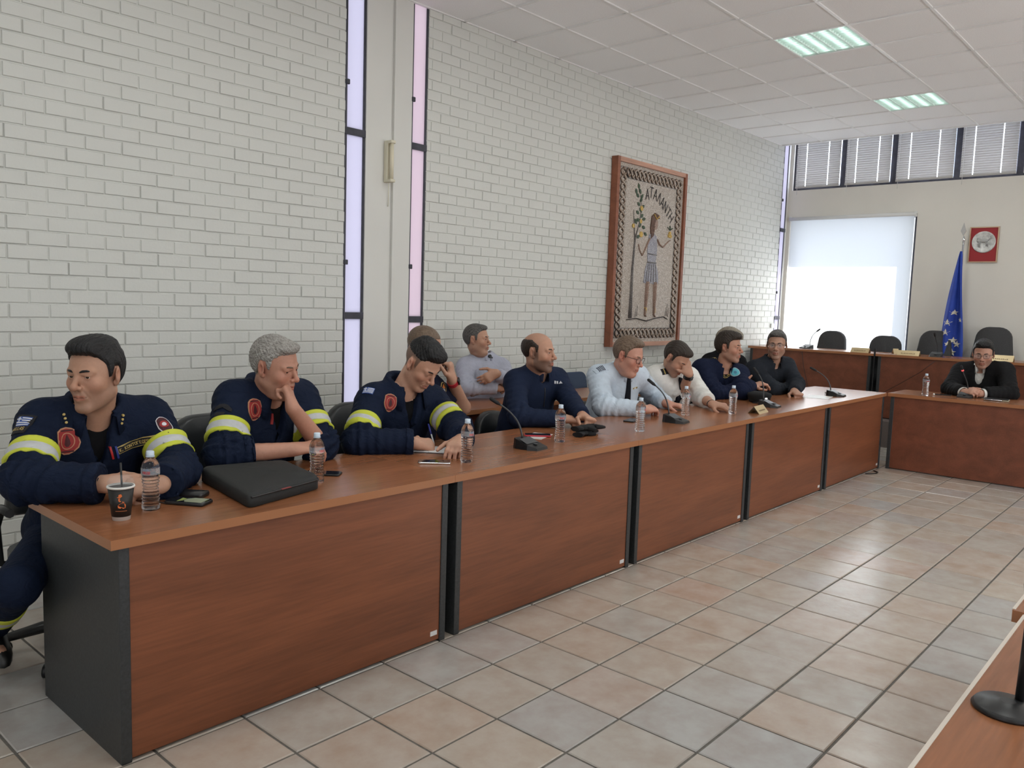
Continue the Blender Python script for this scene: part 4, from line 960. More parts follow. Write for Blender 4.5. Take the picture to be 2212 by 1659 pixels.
# ------------------------------------------------------------------ people: implicit-surface sculpting
def smn(a, b, k):
    h = np.maximum(k - np.abs(a - b), 0) / k
    return np.minimum(a, b) - h * h * (k * .25)
def A3(v): return np.array(v, dtype=np.float64)
def unit(v): v = A3(v); return v / max(1e-9, np.linalg.norm(v))
class Vol:
    def __init__(s, lo, hi, h):
        s.h = h; s.lo = A3(lo); n = np.ceil((A3(hi) - s.lo) / h).astype(int) + 1
        s.ax = [(s.lo[i] + h * np.arange(n[i])).astype(np.float32) for i in range(3)]; s.F = np.full(n, .5, np.float32)
    def put(s, fn, lo, hi, k, op='u'):
        m = k + 2.5 * s.h; sl = []
        for i in range(3):
            a = max(0, int((lo[i] - m - s.lo[i]) / s.h)); b = min(len(s.ax[i]), int((hi[i] + m - s.lo[i]) / s.h) + 2)
            if b <= a: return
            sl.append(slice(a, b))
        X = s.ax[0][sl[0]][:, None, None]; Y = s.ax[1][sl[1]][None, :, None]; Z = s.ax[2][sl[2]][None, None, :]
        d = fn(X, Y, Z); F = s.F[tuple(sl)]
        s.F[tuple(sl)] = smn(F, d, k) if op == 'u' else -smn(-F, d, k)
    def cone(s, a, b, r0, r1, k=.02, op='u', cut=None, flat=None, ff=1.0, cut0=None):
        a, b = A3(a), A3(b); ba = b - a; L2 = max(1e-9, float(ba @ ba)); R = max(r0, r1)
        def fn(X, Y, Z):
            px, py, pz = X - a[0], Y - a[1], Z - a[2]
            tt = (px * ba[0] + py * ba[1] + pz * ba[2]) / L2; t = np.clip(tt, 0, 1)
            vx, vy, vz = px - t * ba[0], py - t * ba[1], pz - t * ba[2]
            q = vx * vx + vy * vy + vz * vz
            if flat is not None:
                dn = vx * flat[0] + vy * flat[1] + vz * flat[2]; q = q + dn * dn * (1 / ff ** 2 - 1)
            d = np.sqrt(np.maximum(q, 0)) - (r0 + (r1 - r0) * t)
            if cut is not None: d = np.maximum(d, (tt - cut) * math.sqrt(L2))
            if cut0 is not None: d = np.maximum(d, (cut0 - tt) * math.sqrt(L2))
            return d
        s.put(fn, np.minimum(a, b) - R, np.maximum(a, b) + R, k, op)
    def ell(s, c, r, k=.02, R=None, op='u'):
        c, r = A3(c), A3(r if hasattr(r, '__len__') else (r, r, r)); M = np.eye(3) if R is None else np.array(R, float)
        def fn(X, Y, Z):
            px, py, pz = X - c[0], Y - c[1], Z - c[2]
            q = [px * M[0, i] + py * M[1, i] + pz * M[2, i] for i in range(3)]
            k0 = np.sqrt(sum((q[i] / r[i]) ** 2 for i in range(3))); k1 = np.sqrt(sum((q[i] / r[i] ** 2) ** 2 for i in range(3))) + 1e-6
            return k0 * (k0 - 1) / k1
        m = float(r.max()) if R is not None else r
        s.put(fn, c - m, c + m, k, op)
    def mesh(s):
        F = s.F; ins = F < 0; nx, ny, nz = F.shape
        c8 = [(i, j, k) for i in (0, 1) for j in (0, 1) for k in (0, 1)]
        cnt = np.zeros((nx - 1, ny - 1, nz - 1), np.int8)
        for i, j, k in c8: cnt += ins[i:nx - 1 + i, j:ny - 1 + j, k:nz - 1 + k]
        act = (cnt > 0) & (cnt < 8); ci = np.argwhere(act); idx = np.full(act.shape, -1, np.int64); idx[act] = np.arange(len(ci))
        acc = np.zeros((len(ci), 3)); num = np.zeros(len(ci))
        for a in c8:
            for ax in range(3):
                if a[ax] == 1: continue
                b = list(a); b[ax] = 1
                fa = F[ci[:, 0] + a[0], ci[:, 1] + a[1], ci[:, 2] + a[2]]; fb = F[ci[:, 0] + b[0], ci[:, 1] + b[1], ci[:, 2] + b[2]]
                m = (fa < 0) != (fb < 0); t = np.where(m, fa / np.where(m, fa - fb, 1), 0)
                p = np.array(a, float)[None, :].repeat(len(ci), 0); p[:, ax] += t
                acc[m] += p[m]; num[m] += 1
        V = s.lo + s.h * (ci + acc / num[:, None]); Q = []
        for ax in range(3):
            o1, o2 = [(1, 2), (2, 0), (0, 1)][ax]
            sl0 = [slice(None)] * 3; sl1 = [slice(None)] * 3; sl0[ax] = slice(0, -1); sl1[ax] = slice(1, None)
            ch = ins[tuple(sl0)] != ins[tuple(sl1)]; e = np.argwhere(ch)
            ok = (e[:, o1] > 0) & (e[:, o2] > 0) & (e[:, o1] < F.shape[o1] - 1) & (e[:, o2] < F.shape[o2] - 1); e = e[ok]
            def cell(d1, d2):
                c = e.copy(); c[:, o1] += d1; c[:, o2] += d2; return idx[c[:, 0], c[:, 1], c[:, 2]]
            q = np.stack([cell(-1, -1), cell(0, -1), cell(0, 0), cell(-1, 0)], 1)
            flip = ~ins[e[:, 0], e[:, 1], e[:, 2]]; q[flip] = q[flip][:, ::-1]; Q.append(q)
        Q = np.concatenate(Q); Q = Q[(Q >= 0).all(1)]
        return V, Q
def normals(V, Q):
    n = np.cross(V[Q[:, 2]] - V[Q[:, 0]], V[Q[:, 3]] - V[Q[:, 1]]); N = np.zeros_like(V)
    for k in range(4): np.add.at(N, Q[:, k], n)
    return N / np.maximum(1e-12, np.linalg.norm(N, axis=1))[:, None]
def smooth(V, Q, it=1, f=.5):
    for _ in range(it):
        S_ = np.zeros_like(V); c = np.zeros(len(V))
        for k in range(4):
            np.add.at(S_, Q[:, k], V[Q[:, (k + 1) % 4]]); np.add.at(c, Q[:, k], 1)
        V = V + f * (S_ / np.maximum(1, c)[:, None] - V) * (c > 0)[:, None]
    return V
def np_mesh(name, V, Q, mats, col=None, mi=None):
    me = bpy.data.meshes.new(name); n, q = len(V), len(Q)
    me.vertices.add(n); me.vertices.foreach_set('co', np.asarray(V, np.float32).ravel())
    me.loops.add(q * 4); me.loops.foreach_set('vertex_index', np.asarray(Q, np.int32).ravel())
    me.polygons.add(q); me.polygons.foreach_set('loop_start', np.arange(0, q * 4, 4, dtype=np.int32))
    for m in (mats if isinstance(mats, (list, tuple)) else [mats]): me.materials.append(m)
    me.polygons.foreach_set('use_smooth', np.ones(q, bool))
    if mi is not None: me.polygons.foreach_set('material_index', np.asarray(mi, np.int32))
    me.update(calc_edges=True); me.validate()
    if col is not None:
        at = me.color_attributes.new('tone', 'FLOAT_COLOR', 'POINT'); at.data.foreach_set('color', np.concatenate([col, np.ones((n, 1))], 1).astype(np.float32).ravel())
    return me
def skin_material():
    m = mat('skin', (.5, .3, .22), .52); nt = m.node_tree; b = nt.nodes['Principled BSDF']
    a = nt.nodes.new('ShaderNodeVertexColor'); a.layer_name = 'tone'; tc = nt.nodes.new('ShaderNodeTexCoord')
    nz = nt.nodes.new('ShaderNodeTexNoise'); nz.inputs['Scale'].default_value = 90; nz.inputs['Detail'].default_value = 4; nt.links.new(tc.outputs['Object'], nz.inputs['Vector'])
    mr = nt.nodes.new('ShaderNodeMapRange'); mr.inputs['To Min'].default_value = .88; mr.inputs['To Max'].default_value = 1.10; nt.links.new(nz.outputs['Fac'], mr.inputs['Value'])
    mx = nt.nodes.new('ShaderNodeVectorMath'); mx.operation = 'SCALE'; nt.links.new(a.outputs['Color'], mx.inputs[0]); nt.links.new(mr.outputs[0], mx.inputs['Scale'])
    nt.links.new(mx.outputs[0], b.inputs['Base Color'])
    b.inputs['Subsurface Weight'].default_value = .12; b.inputs['Subsurface Radius'].default_value = (.9, .35, .2); b.inputs['Subsurface Scale'].default_value = .006
    bp = nt.nodes.new('ShaderNodeBump'); bp.inputs['Strength'].default_value = .10; bp.inputs['Distance'].default_value = .002
    n2 = nt.nodes.new('ShaderNodeTexNoise'); n2.inputs['Scale'].default_value = 420; nt.links.new(tc.outputs['Object'], n2.inputs['Vector']); nt.links.new(n2.outputs['Fac'], bp.inputs['Height']); nt.links.new(bp.outputs['Normal'], b.inputs['Normal'])
    return m
M_skin = skin_material()
def hair_material(name, c1, c2, rough=.42):
    m = mat(name, c1, rough, Specular_IOR_Level=.3); nt = m.node_tree; b = nt.nodes['Principled BSDF']
    tc = nt.nodes.new('ShaderNodeTexCoord'); mp = nt.nodes.new('ShaderNodeMapping'); mp.inputs['Scale'].default_value = (520, 60, 190); nt.links.new(tc.outputs['Object'], mp.inputs['Vector'])
    nz = nt.nodes.new('ShaderNodeTexNoise'); nz.inputs['Scale'].default_value = 1; nz.inputs['Detail'].default_value = 3; nz.inputs['Distortion'].default_value = .6; nt.links.new(mp.outputs[0], nz.inputs['Vector'])
    r = nt.nodes.new('ShaderNodeValToRGB'); e = r.color_ramp.elements; e[0].position = .35; e[1].position = .68; e[0].color = lin(c1); e[1].color = lin(c2); nt.links.new(nz.outputs['Fac'], r.inputs['Fac']); nt.links.new(r.outputs['Color'], b.inputs['Base Color'])
    bp = nt.nodes.new('ShaderNodeBump'); bp.inputs['Strength'].default_value = .8; bp.inputs['Distance'].default_value = .004; nt.links.new(nz.outputs['Fac'], bp.inputs['Height']); nt.links.new(bp.outputs['Normal'], b.inputs['Normal'])
    return m
def cloth(name, base, rough=.8, fold=.35, weave=500, sheen=0.0):
    m = mat(name, base, rough, noise=((9, 9, 9), .10), Specular_IOR_Level=.12); nt = m.node_tree; b = nt.nodes['Principled BSDF']; tc = nt.nodes['Texture Coordinate']
    if sheen: b.inputs['Sheen Weight'].default_value = sheen
    n1 = nt.nodes.new('ShaderNodeTexNoise'); n1.inputs['Scale'].default_value = 16; n1.inputs['Detail'].default_value = 3; n1.inputs['Distortion'].default_value = 1.4; nt.links.new(tc.outputs['Object'], n1.inputs['Vector'])
    n2 = nt.nodes.new('ShaderNodeTexNoise'); n2.inputs['Scale'].default_value = weave; nt.links.new(tc.outputs['Object'], n2.inputs['Vector'])
    b1 = nt.nodes.new('ShaderNodeBump'); b1.inputs['Strength'].default_value = fold; b1.inputs['Distance'].default_value = .02; nt.links.new(n1.outputs['Fac'], b1.inputs['Height'])
    b2 = nt.nodes.new('ShaderNodeBump'); b2.inputs['Strength'].default_value = .18; b2.inputs['Distance'].default_value = .002; nt.links.new(n2.outputs['Fac'], b2.inputs['Height']); nt.links.new(b1.outputs['Normal'], b2.inputs['Normal']); nt.links.new(b2.outputs['Normal'], b.inputs['Normal'])
    return m

def lerp(a, b, t): return A3(a) * (1 - t) + A3(b) * t
# ---- head ------------------------------------------------------------
def head_mesh(h, N_loc, p):
    """head in its own frame: x right, y forward, z up, unit adult size; N_loc = neck base in this frame"""
    v = Vol((-.100, -.135, -.235), (.100, .130, .130), h); jw = p.get('jaw', 1.0); ck = p.get('cheek', 1.0)
    v.cone((0, -.022, -.05), N_loc, .050 * p.get('neck', 1.0), .060 * p.get('neck', 1.0), .03)
    v.ell((0, -.012, .030), (.0755, .098, .085), .02)
    v.ell((0, .026, -.034), (.061 * ck, .060, .080), .03)
    for sx in (-1, 1):
        v.cone((sx * .047 * jw, -.008, -.058), (sx * .015, .064, -.103), .018, .014, .025)
        v.ell((sx * .040 * ck, .056, -.028), (.021, .020, .019), .02)
        v.cone((sx * .010, .0835, .018), (sx * .043, .068, .017), .0085, .009, .012)
    v.ell((0, .070, -.100), (.019 * jw, .015, .0145), .018)
    if p.get('chin2'): v.ell((0, .030, -.112), (.042, .040, .022), .03)
    for sx in (-1, 1): v.ell((sx * .031, .093, .0005), (.0165, .0135, .0115), .012, op='s')
    nl = p.get('nose', 1.0)
    v.cone((0, .083, .012), (0, .100 + .005 * nl, -.029), .0068, .0100, .010); v.ell((0, .103 + .005 * nl, -.0325), (.0105, .0105, .0095), .008)
    for sx in (-1, 1): v.ell((sx * .0125, .094, -.0365), (.0085, .0095, .0075), .006)
    for sx in (-1, 1): v.ell((sx * .0062, .0995, -.0455), (.0032, .005, .004), .003, op='s')
    v.ell((0, .080, -.062), (.025, .0135, .021), .016)
    ml = -.0662
    for sx in (-1, 1):
        v.cone((sx * .0235, .0775, ml + .001), (0, .0915, ml + .0048), .0034, .0052, .006); v.cone((sx * .020, .079, ml - .002), (0, .0905, ml - .0058), .0036, .0064, .006)
        v.cone((sx * .0245, .0815, ml), (0, .0975, ml), .0016, .0018, .003, op='s')
    for sx in (-1, 1): v.cone((sx * .0185, .0935, -.040), (sx * .031, .074, -.070), .0014, .0012, .006, op='s')
    op = p.get('eye', .75)
    for sx in (-1, 1):
        v.ell((sx * .031, .0700, .0008), .0142, .005)
        if op > .05: v.ell((sx * .031, .0860, -.0006 - (1 - op) * .003), (.0118, .016, .0052 * op), .0018, op='s')
        v.cone((sx * .019, .0835, .0085), (sx * .044, .0735, .0075), .0042, .0036, .006)
    for sx in (-1, 1):
        R = np.array(Euler((0.25, 0, -sx * .42)).to_matrix())
        v.ell((sx * .0795, -.014, -.004), (.0075, .0195, .031), .006, R); v.ell((sx * .0885, -.008, -.001), (.0065, .0105, .016), .005, R, op='s'); v.ell((sx * .0765, -.004, -.029), (.0065, .009, .010), .006)
    V, Q = v.mesh(); V = smooth(V, Q, 1, .35); V[:, 2] -= p.get('long', .06) * np.clip(-.02 - V[:, 2], 0, .09)
    x, y, z = V.T; ax_ = np.abs(x)
    base = A3(p.get('tone', (.50, .30, .215))) * A3((1.04, .97, .90)); col = np.tile(base, (len(V), 1))
    def blend(mask, c, a): 
        m = (np.clip(mask, 0, 1) * a)[:, None]; col[:] = col * (1 - m) + A3(c) * m
    g = lambda cx, cy, cz, r: np.exp(-(((ax_ - cx) / r) ** 2 + ((y - cy) / r) ** 2 + ((z - cz) / r) ** 2))
    red = base * A3((1.0, .66, .62)); rd = p.get('red', .5)
    blend(g(.040, .065, -.030, .030), red, .65 * rd); blend(g(0, .108, -.032, .016), red, .7 * rd); blend(g(.082, -.012, -.004, .03) * (ax_ > .068), red, .75 * rd)
    blend(g(.031, .080, -.008, .014), base * A3((.72, .62, .62)), .55)
    bd = p.get('beard', 0.0)
    if bd:
        reg = np.clip((-.040 - z - .012 * (ax_ > .03) * 0 + np.clip(.03 - y, 0, .05) * .35) / .014, 0, 1) * np.clip((y + .012) / .02, 0, 1) * np.clip((z + .135) / .02, 0, 1)
        side = np.clip((ax_ - .045) / .012, 0, 1) * np.clip((.03 - z) / .03, 0, 1) * np.clip((y + .012) / .012, 0, 1) * np.clip((.030 - y) / .01, 0, 1)
        must = np.clip(1 - np.abs(z + .053) / .010, 0, 1) * (ax_ < .034) * (y > .07)
        blend(np.maximum(np.maximum(reg, must), side), p.get('beardcol', (.05, .035, .03)), bd)
    ml = ml - p.get('long', .06) * (-.02 - ml); lipd = np.minimum(np.sqrt((z - (ml + .004)) ** 2 + np.clip(y - .096, -1, 0) ** 2 * .2), np.sqrt((z - (ml - .005)) ** 2 + np.clip(y - .095, -1, 0) ** 2 * .2))
    blend(np.clip((.0058 - lipd) / .0025, 0, 1) * (ax_ < .0235) * (y > .079), base * A3((.86, .50, .48)), .75)
    blend(np.clip((.0017 - np.abs(z - ml)) / .001, 0, 1) * (ax_ < .024) * (y > .078), base * A3((.35, .22, .2)), .8)  # mouth line: shade of the lip groove painted into the skin tone
    fd = p.get('fade', 0.0)
    if fd:
        zl = hairline(y, p); blend(np.clip((z - zl) / .014, 0, 1) * (1 - np.clip((y - .085) / .01, 0, 1)), p.get('fadecol', (.06, .05, .045)), fd)
    return V, Q, col
def hairline(y, p):
    f = p.get('front', .076)
    return np.interp(y, [-.14, -.075, -.048, -.036, -.026, .004, .010, .020, .027, .045, .062, .080, .12], [-.075, -.075, -.055, -.01, .026, .026, -.012, -.016, .038, .058, f - .004, f, f + .004])
def hair_mesh(h, p):
    v = Vol((-.110, -.150, -.105), (.110, .145, .175), h); ts, tb, tt = p.get('side', .007), p.get('back', .010), p.get('topt', .016)
    v.ell((0, -.012, .030), (.0755 + ts, .098 + tb, .085 + tt), .001)
    for c, r in p.get('lumps', ()): v.ell(c, r, .022)
    Y = v.ax[1][None, :, None]; Z = v.ax[2][None, None, :]; X = v.ax[0][:, None, None]
    zl = hairline(v.ax[1], p)[None, :, None] + p.get('temple', .0) * np.clip((np.abs(X) - .035) / .03, 0, 1) * np.clip((Y - .03) / .03, 0, 1)
    m = (zl - Z).astype(np.float32) + 0 * X
    if p.get('bald'): m = np.maximum(m, (Z - (p['bald'] - np.clip((Y + .02), 0, .2) * p.get('baldslope', .4))))
    if p.get('mask'): m = np.maximum(m, p['mask'](X, Y, Z))
    v.F = -smn(-v.F, -m.astype(np.float32), .018)
    V, Q = v.mesh(); N_ = normals(V, Q)
    x, y, z = V.T; a = p.get('strand', .0022) * .45; d = p.get('dirn', 'y')
    if d == 'y': w = np.sin(x * 420 + 3 * np.sin(y * 37 + 1) + 2 * np.sin(z * 45)) + .6 * np.sin(x * 770 + 4 * np.sin(y * 61))
    elif d == 'x': w = np.sin(y * 400 + 3 * np.sin(x * 40 + z * 30)) + .6 * np.sin(z * 610 + 3 * np.sin(x * 70))
    else: w = np.sin(x * 330 + 4 * np.sin(y * 80) + y * 200) + .8 * np.sin(z * 420 + 3 * np.sin(x * 90) + y * 310)
    V = V + N_ * (a * w)[:, None]
    return V, Q
# ---- hands -----------------------------------------------------------
CURL = {'fist': ((78, 95, 55), .55), 'relax': ((28, 38, 22), .3), 'flat': ((10, 14, 8), .15), 'write': ((58, 62, 25), .8), 'clasp': ((48, 60, 30), .45), 'cheek': ((62, 80, 35), .35), 'brow': ((20, 26, 14), .1), 'point': ((30, 45, 25), .0)}
def hand_mesh(h, side, pose, tone, thumb_up=0.0, fa=(-1, 0, 0)):
    """x along the fingers, z the back of the hand, thumb on +y for the right hand and -y for the left"""
    (c1, c2, c3), th = CURL[pose]; sg = 1 if side == 'R' else -1
    v = Vol((-.115, -.115, -.125), (.20, .115, .115), h); up = (0, 0, 1)
    v.cone(A3(fa) * .065, (.0, 0, 0), .031, .027, .02); v.cone((.0, 0, 0), (.02, 0, 0), .026, .025, .02, flat=up, ff=.78)
    v.cone((.018, .018 * sg, 0), (.085, .026 * sg, 0), .019, .0165, .02, flat=up, ff=.72); v.cone((.018, -.014 * sg, 0), (.080, -.026 * sg, 0), .019, .0155, .02, flat=up, ff=.72); v.cone((.02, 0, 0), (.086, 0, .001), .020, .017, .02, flat=up, ff=.72)
    v.ell((.030, .024 * sg, -.008), (.026, .017, .014), .015)
    nails = []
    for f, (yb_, L, r) in enumerate(((.0300, .95, .0088), (.0102, 1.05, .0091), (-.0098, .98, .0087), (-.0285, .80, .0078))):
        p0 = A3((.086 - abs(yb_) * .18 - (.006 if f == 3 else 0), yb_ * sg, .001)); ang = 0; spread = (yb_ * 1.6) * sg
        k = 1.0 + (.10 * (f - 1)) if pose not in ('flat', 'brow') else 1.0
        for seg, (ln, cu) in enumerate(zip((.043, .026, .021), (c1, c2, c3))):
            ang += math.radians(cu * k); dv = A3((math.cos(ang), spread * math.cos(ang) * (1 if pose in ('flat', 'brow', 'relax') else .2), -math.sin(ang))); p1 = p0 + dv * ln * L
            v.cone(p0, p1, r * (1.06 - .09 * seg), r * (.99 - .10 * seg), .0045 if seg else .010); p0 = p1
    d0 = A3((.50, .80 * sg, -.25 * (1 - thumb_up) + .5 * thumb_up)); p0 = A3((.020, .026 * sg, -.006)); d0 = unit(d0)
    inn = A3((.85, -.35 * sg * th * 2, -.45 * th * 2)); d1 = unit(d0 * (1 - th * .7) + unit(inn) * (.35 + th)) if not thumb_up else unit((.25, .55 * sg, .8))
    p1 = p0 + d0 * .042; v.cone(p0, p1, .0145, .0115, .012); p2 = p1 + d1 * .032; v.cone(p1, p2, .0112, .0100, .005); p3 = p2 + unit(d1 + A3((.3, 0, -.1))) * .024; v.cone(p2, p3, .0098, .0082, .004)
    V, Q = v.mesh(); V = smooth(V, Q, 1, .3); base = A3(tone) * A3((1.04, .97, .90)); col = np.tile(base, (len(V), 1))
    tip = np.clip((V[:, 0] - .10) / .06, 0, 1)[:, None]; col = col * (1 - .35 * tip) + base * A3((1.02, .76, .72)) * .35 * tip
    return V, Q, col
def frame(x, z):
    x = unit(x); z = A3(z); z = unit(z - x * (z @ x)); y = np.cross(z, x); return np.stack([x, y, z], 1)
def yaw_frame(yaw, pitch, roll):
    """columns: right, forward, up"""
    a = math.radians(yaw); f = Vector((math.cos(a), math.sin(a), 0)); r = Vector((math.sin(a), -math.cos(a), 0)); u = Vector((0, 0, 1))
    q = Quaternion(r, math.radians(pitch)); f = q @ f; u = q @ u; q2 = Quaternion(f, math.radians(roll)); r = q2 @ r; u = q2 @ u
    return np.array([[r.x, f.x, u.x], [r.y, f.y, u.y], [r.z, f.z, u.z]])
POSE = {
1: dict(s=1.10, H=(0.251, 0.74, 1.198), yaw=-149, pitch=-4, roll=0, N=(0.277, 0.834, 1.014), SR=(0.111, 0.89, 0.996), SL=(0.515, 0.854, 0.983), ER=(-0.023, 0.666, 0.828), EL=(0.51, 0.598, 0.807), WR=(0.179, 0.475, 0.82), WL=(0.335, 0.381, 0.811)),
2: dict(s=1.10, H=(1.029, 0.72, 1.2), yaw=-66, pitch=-12, roll=6, N=(1.062, 0.845, 1.039), SR=(0.896, 0.855, 1.031), SL=(1.295, 0.919, 1.008), ER=(0.751, 0.675, 0.827), EL=(1.248, 0.68, 0.814), WR=(1.027, 0.572, 0.836), WL=(1.058, 0.626, 1.013)),
3: dict(s=1.08, H=(1.904, 0.7, 1.179), yaw=-82, pitch=-38, roll=0, N=(1.87, 0.814, 1.015), SR=(1.688, 0.853, 0.971), SL=(2.09, 0.825, 0.953), ER=(1.483, 0.693, 0.803), EL=(2.03, 0.554, 0.835), WR=(1.7, 0.518, 0.798), WL=(1.856, 0.344, 0.822)),
4: dict(s=1.10, H=(2.373, 1.2, 1.228), yaw=-72, pitch=-16, roll=0, N=(2.394, 1.272, 1.038), SR=(2.304, 1.088, 0.997), SL=(2.503, 1.442, 0.974), ER=(2.582, 1.061, 0.854), EL=(2.704, 1.261, 0.816), WR=(2.394, 0.97, 1.041), WL=(2.481, 1.09, 0.82)),
5: dict(s=1.00, H=(3.638, 1.98, 1.218), yaw=-62, pitch=2, roll=0, N=(3.735, 2.006, 1.057), SR=(3.562, 2.025, 0.99), SL=(3.927, 1.962, 0.976), ER=(3.394, 1.838, 0.856), EL=(3.783, 1.735, 0.881), WR=(3.623, 1.726, 0.854), WL=(3.553, 1.681, 0.976)),
6: dict(s=1.06, H=(3.042, 0.84, 1.206), yaw=-72, pitch=0, roll=0, N=(3.122, 0.921, 1.045), SR=(2.941, 0.947, 1.001), SL=(3.333, 0.912, 1.0), ER=(2.786, 0.774, 0.806), EL=(3.2, 0.676, 0.872), WR=(2.968, 0.559, 0.809), WL=(3.038, 0.466, 0.831)),
7: dict(s=1.12, H=(3.997, 0.78, 1.16), yaw=-84, pitch=-16, roll=0, N=(4.077, 0.899, 1.015), SR=(3.866, 0.955, 0.995), SL=(4.271, 0.867, 0.985), ER=(3.688, 0.768, 0.807), EL=(4.543, 0.888, 0.819), WR=(3.849, 0.527, 0.802), WL=(4.369, 0.663, 0.79)),
8: dict(s=1.08, H=(4.643, 0.76, 1.122), yaw=-92, pitch=-36, roll=0, N=(4.758, 0.859, 0.992), SR=(4.574, 0.913, 0.967), SL=(4.962, 0.816, 0.95), ER=(4.798, 0.785, 0.8), EL=(4.801, 0.595, 0.811), WR=(4.667, 0.655, 1.004), WL=(4.6, 0.407, 0.798)),
9: dict(s=1.08, H=(5.605, 0.8, 1.188), yaw=-82, pitch=0, roll=0, N=(5.625, 0.856, 0.999), SR=(5.446, 0.979, 0.988), SL=(5.762, 0.755, 0.94), ER=(5.384, 0.774, 0.785), EL=(5.508, 0.611, 0.817), WR=(5.64, 0.653, 0.831), WL=(5.77, 0.649, 0.849)),
10: dict(s=1.10, H=(6.701, 1.35, 1.184), yaw=-75, pitch=-20, roll=0, N=(6.784, 1.446, 1.028), SR=(6.596, 1.517, 0.971), SL=(6.975, 1.369, 0.957), ER=(6.334, 1.364, 0.89), EL=(6.833, 1.185, 0.747), WR=(6.218, 1.129, 0.79), WL=(6.567, 1.105, 0.79)),
11: dict(s=1.10, H=(6.412, 0.72, 1.203), yaw=-160, pitch=-4, roll=0, N=(6.469, 0.784, 1.019), SR=(6.281, 0.879, 0.954), SL=(6.651, 0.711, 0.988), ER=(6.19, 0.624, 0.793), EL=(6.461, 0.518, 0.833), WR=(6.47, 0.624, 0.782), WL=(6.196, 0.432, 0.797)),
12: dict(s=1.12, H=(8.12, -0.66, 1.162), yaw=-172, pitch=-12, roll=0, N=(8.232, -0.648, 0.994), SR=(8.253, -0.442, 0.959), SL=(8.204, -0.848, 0.995), ER=(7.98, -0.419, 0.793), EL=(7.971, -0.944, 0.8), WR=(7.757, -0.6, 0.795), WL=(7.766, -0.747, 0.795)),
}
# ---- whole figures ---------------------------------------------------
CAMV = Vector(CAM_LOC)
def torso(v, J, infl, w=1.0, belly=1.0, k=.05):
    s = J['s']; R = np.stack([J['lat'], J['fwd'], J['up']], 1); P_, N_ = J['P'], J['N']
    v.ell(P_, A3((.175 * w, .135 * belly, .13)) * s + infl, k, R)
    v.ell(lerp(P_, N_, .36) + J['fwd'] * .012 * s * belly, A3((.165 * w, .125 * belly, .19)) * s + infl, k, R)
    v.ell(lerp(P_, N_, .70) - J['up'] * .01, A3((.170 * w, .112, .17)) * s + infl, k, R)
    v.cone(lerp(J['N'], J['SR'], .9), lerp(J['N'], J['SL'], .9), .058 * s + infl, .058 * s + infl, k)
    for S_ in ('SR', 'SL'): v.cone(J['N'] + J['up'] * .034 * s, lerp(J['N'], J[S_], .85) + J['up'] * .004, .050 * s + infl, .052 * s + infl, .05)
def arm(v, J, side, infl, ra=(.056, .049), rf=(.046, .032), cut=('F', 2.0), k=.035, drop=0.0):
    s = J['s']; S_, E_, W_ = J['S' + side], J['E' + side], J['W' + side]
    v.cone(S_, E_, ra[0] * s + infl, ra[1] * s + infl, k, cut=cut[1] if cut[0] == 'U' else None)
    if cut[0] == 'F': v.cone(E_, W_, rf[0] * s + infl, rf[1] * s + infl, .022, cut=cut[1])
def fold_disp(V, N_, J, amp, seed, cuts):
    rg = np.random.default_rng(seed); d = np.zeros(len(V)); s = J['s']
    for _ in range(5):
        k = rg.normal(size=3); k = k / np.linalg.norm(k) * rg.uniform(22, 48); k2 = rg.normal(size=3) * 14
        ph = V @ k + 1.6 * np.sin(V @ k2 + rg.uniform(0, 6)) + rg.uniform(0, 6); d += (1 - np.abs(np.sin(ph * .5)) * 1.6) * .22
    hip = V - J['P']; d *= amp * (.55 + .45 * np.exp(-((hip @ J['up']) / (.22 * s)) ** 2))
    for side in 'RL':
        for a, b in (('S', 'E'), ('E', 'W')):
            A_, B_ = J[a + side], J[b + side]; ba = B_ - A_; L = np.linalg.norm(ba); ba = ba / L; t = (V - A_) @ ba
            rad = np.linalg.norm(V - A_ - np.clip(t, 0, L)[:, None] * ba, axis=1); near = np.exp(-(np.maximum(rad - .08 * s, 0) / .02) ** 2) * (t > -.02) * (t < L + .02)
            e = L if a == 'S' else 0.0; wgt = np.exp(-((t - e) / (.085 * s)) ** 2) + .35
            x_ = unit(np.cross(ba, (.3, .2, .9))); y_ = np.cross(ba, x_); an = np.arctan2((V - A_) @ y_, (V - A_) @ x_)
            d += near * wgt * amp * 1.15 * (np.sin(t / s * 150 + 2.2 * np.sin(an + seed) + 1.1 * np.sin(2 * an)) * .6 + .4 * np.sin(t / s * 75 + 1.7 * an))
    return V + N_ * d[:, None]
class Person: pass
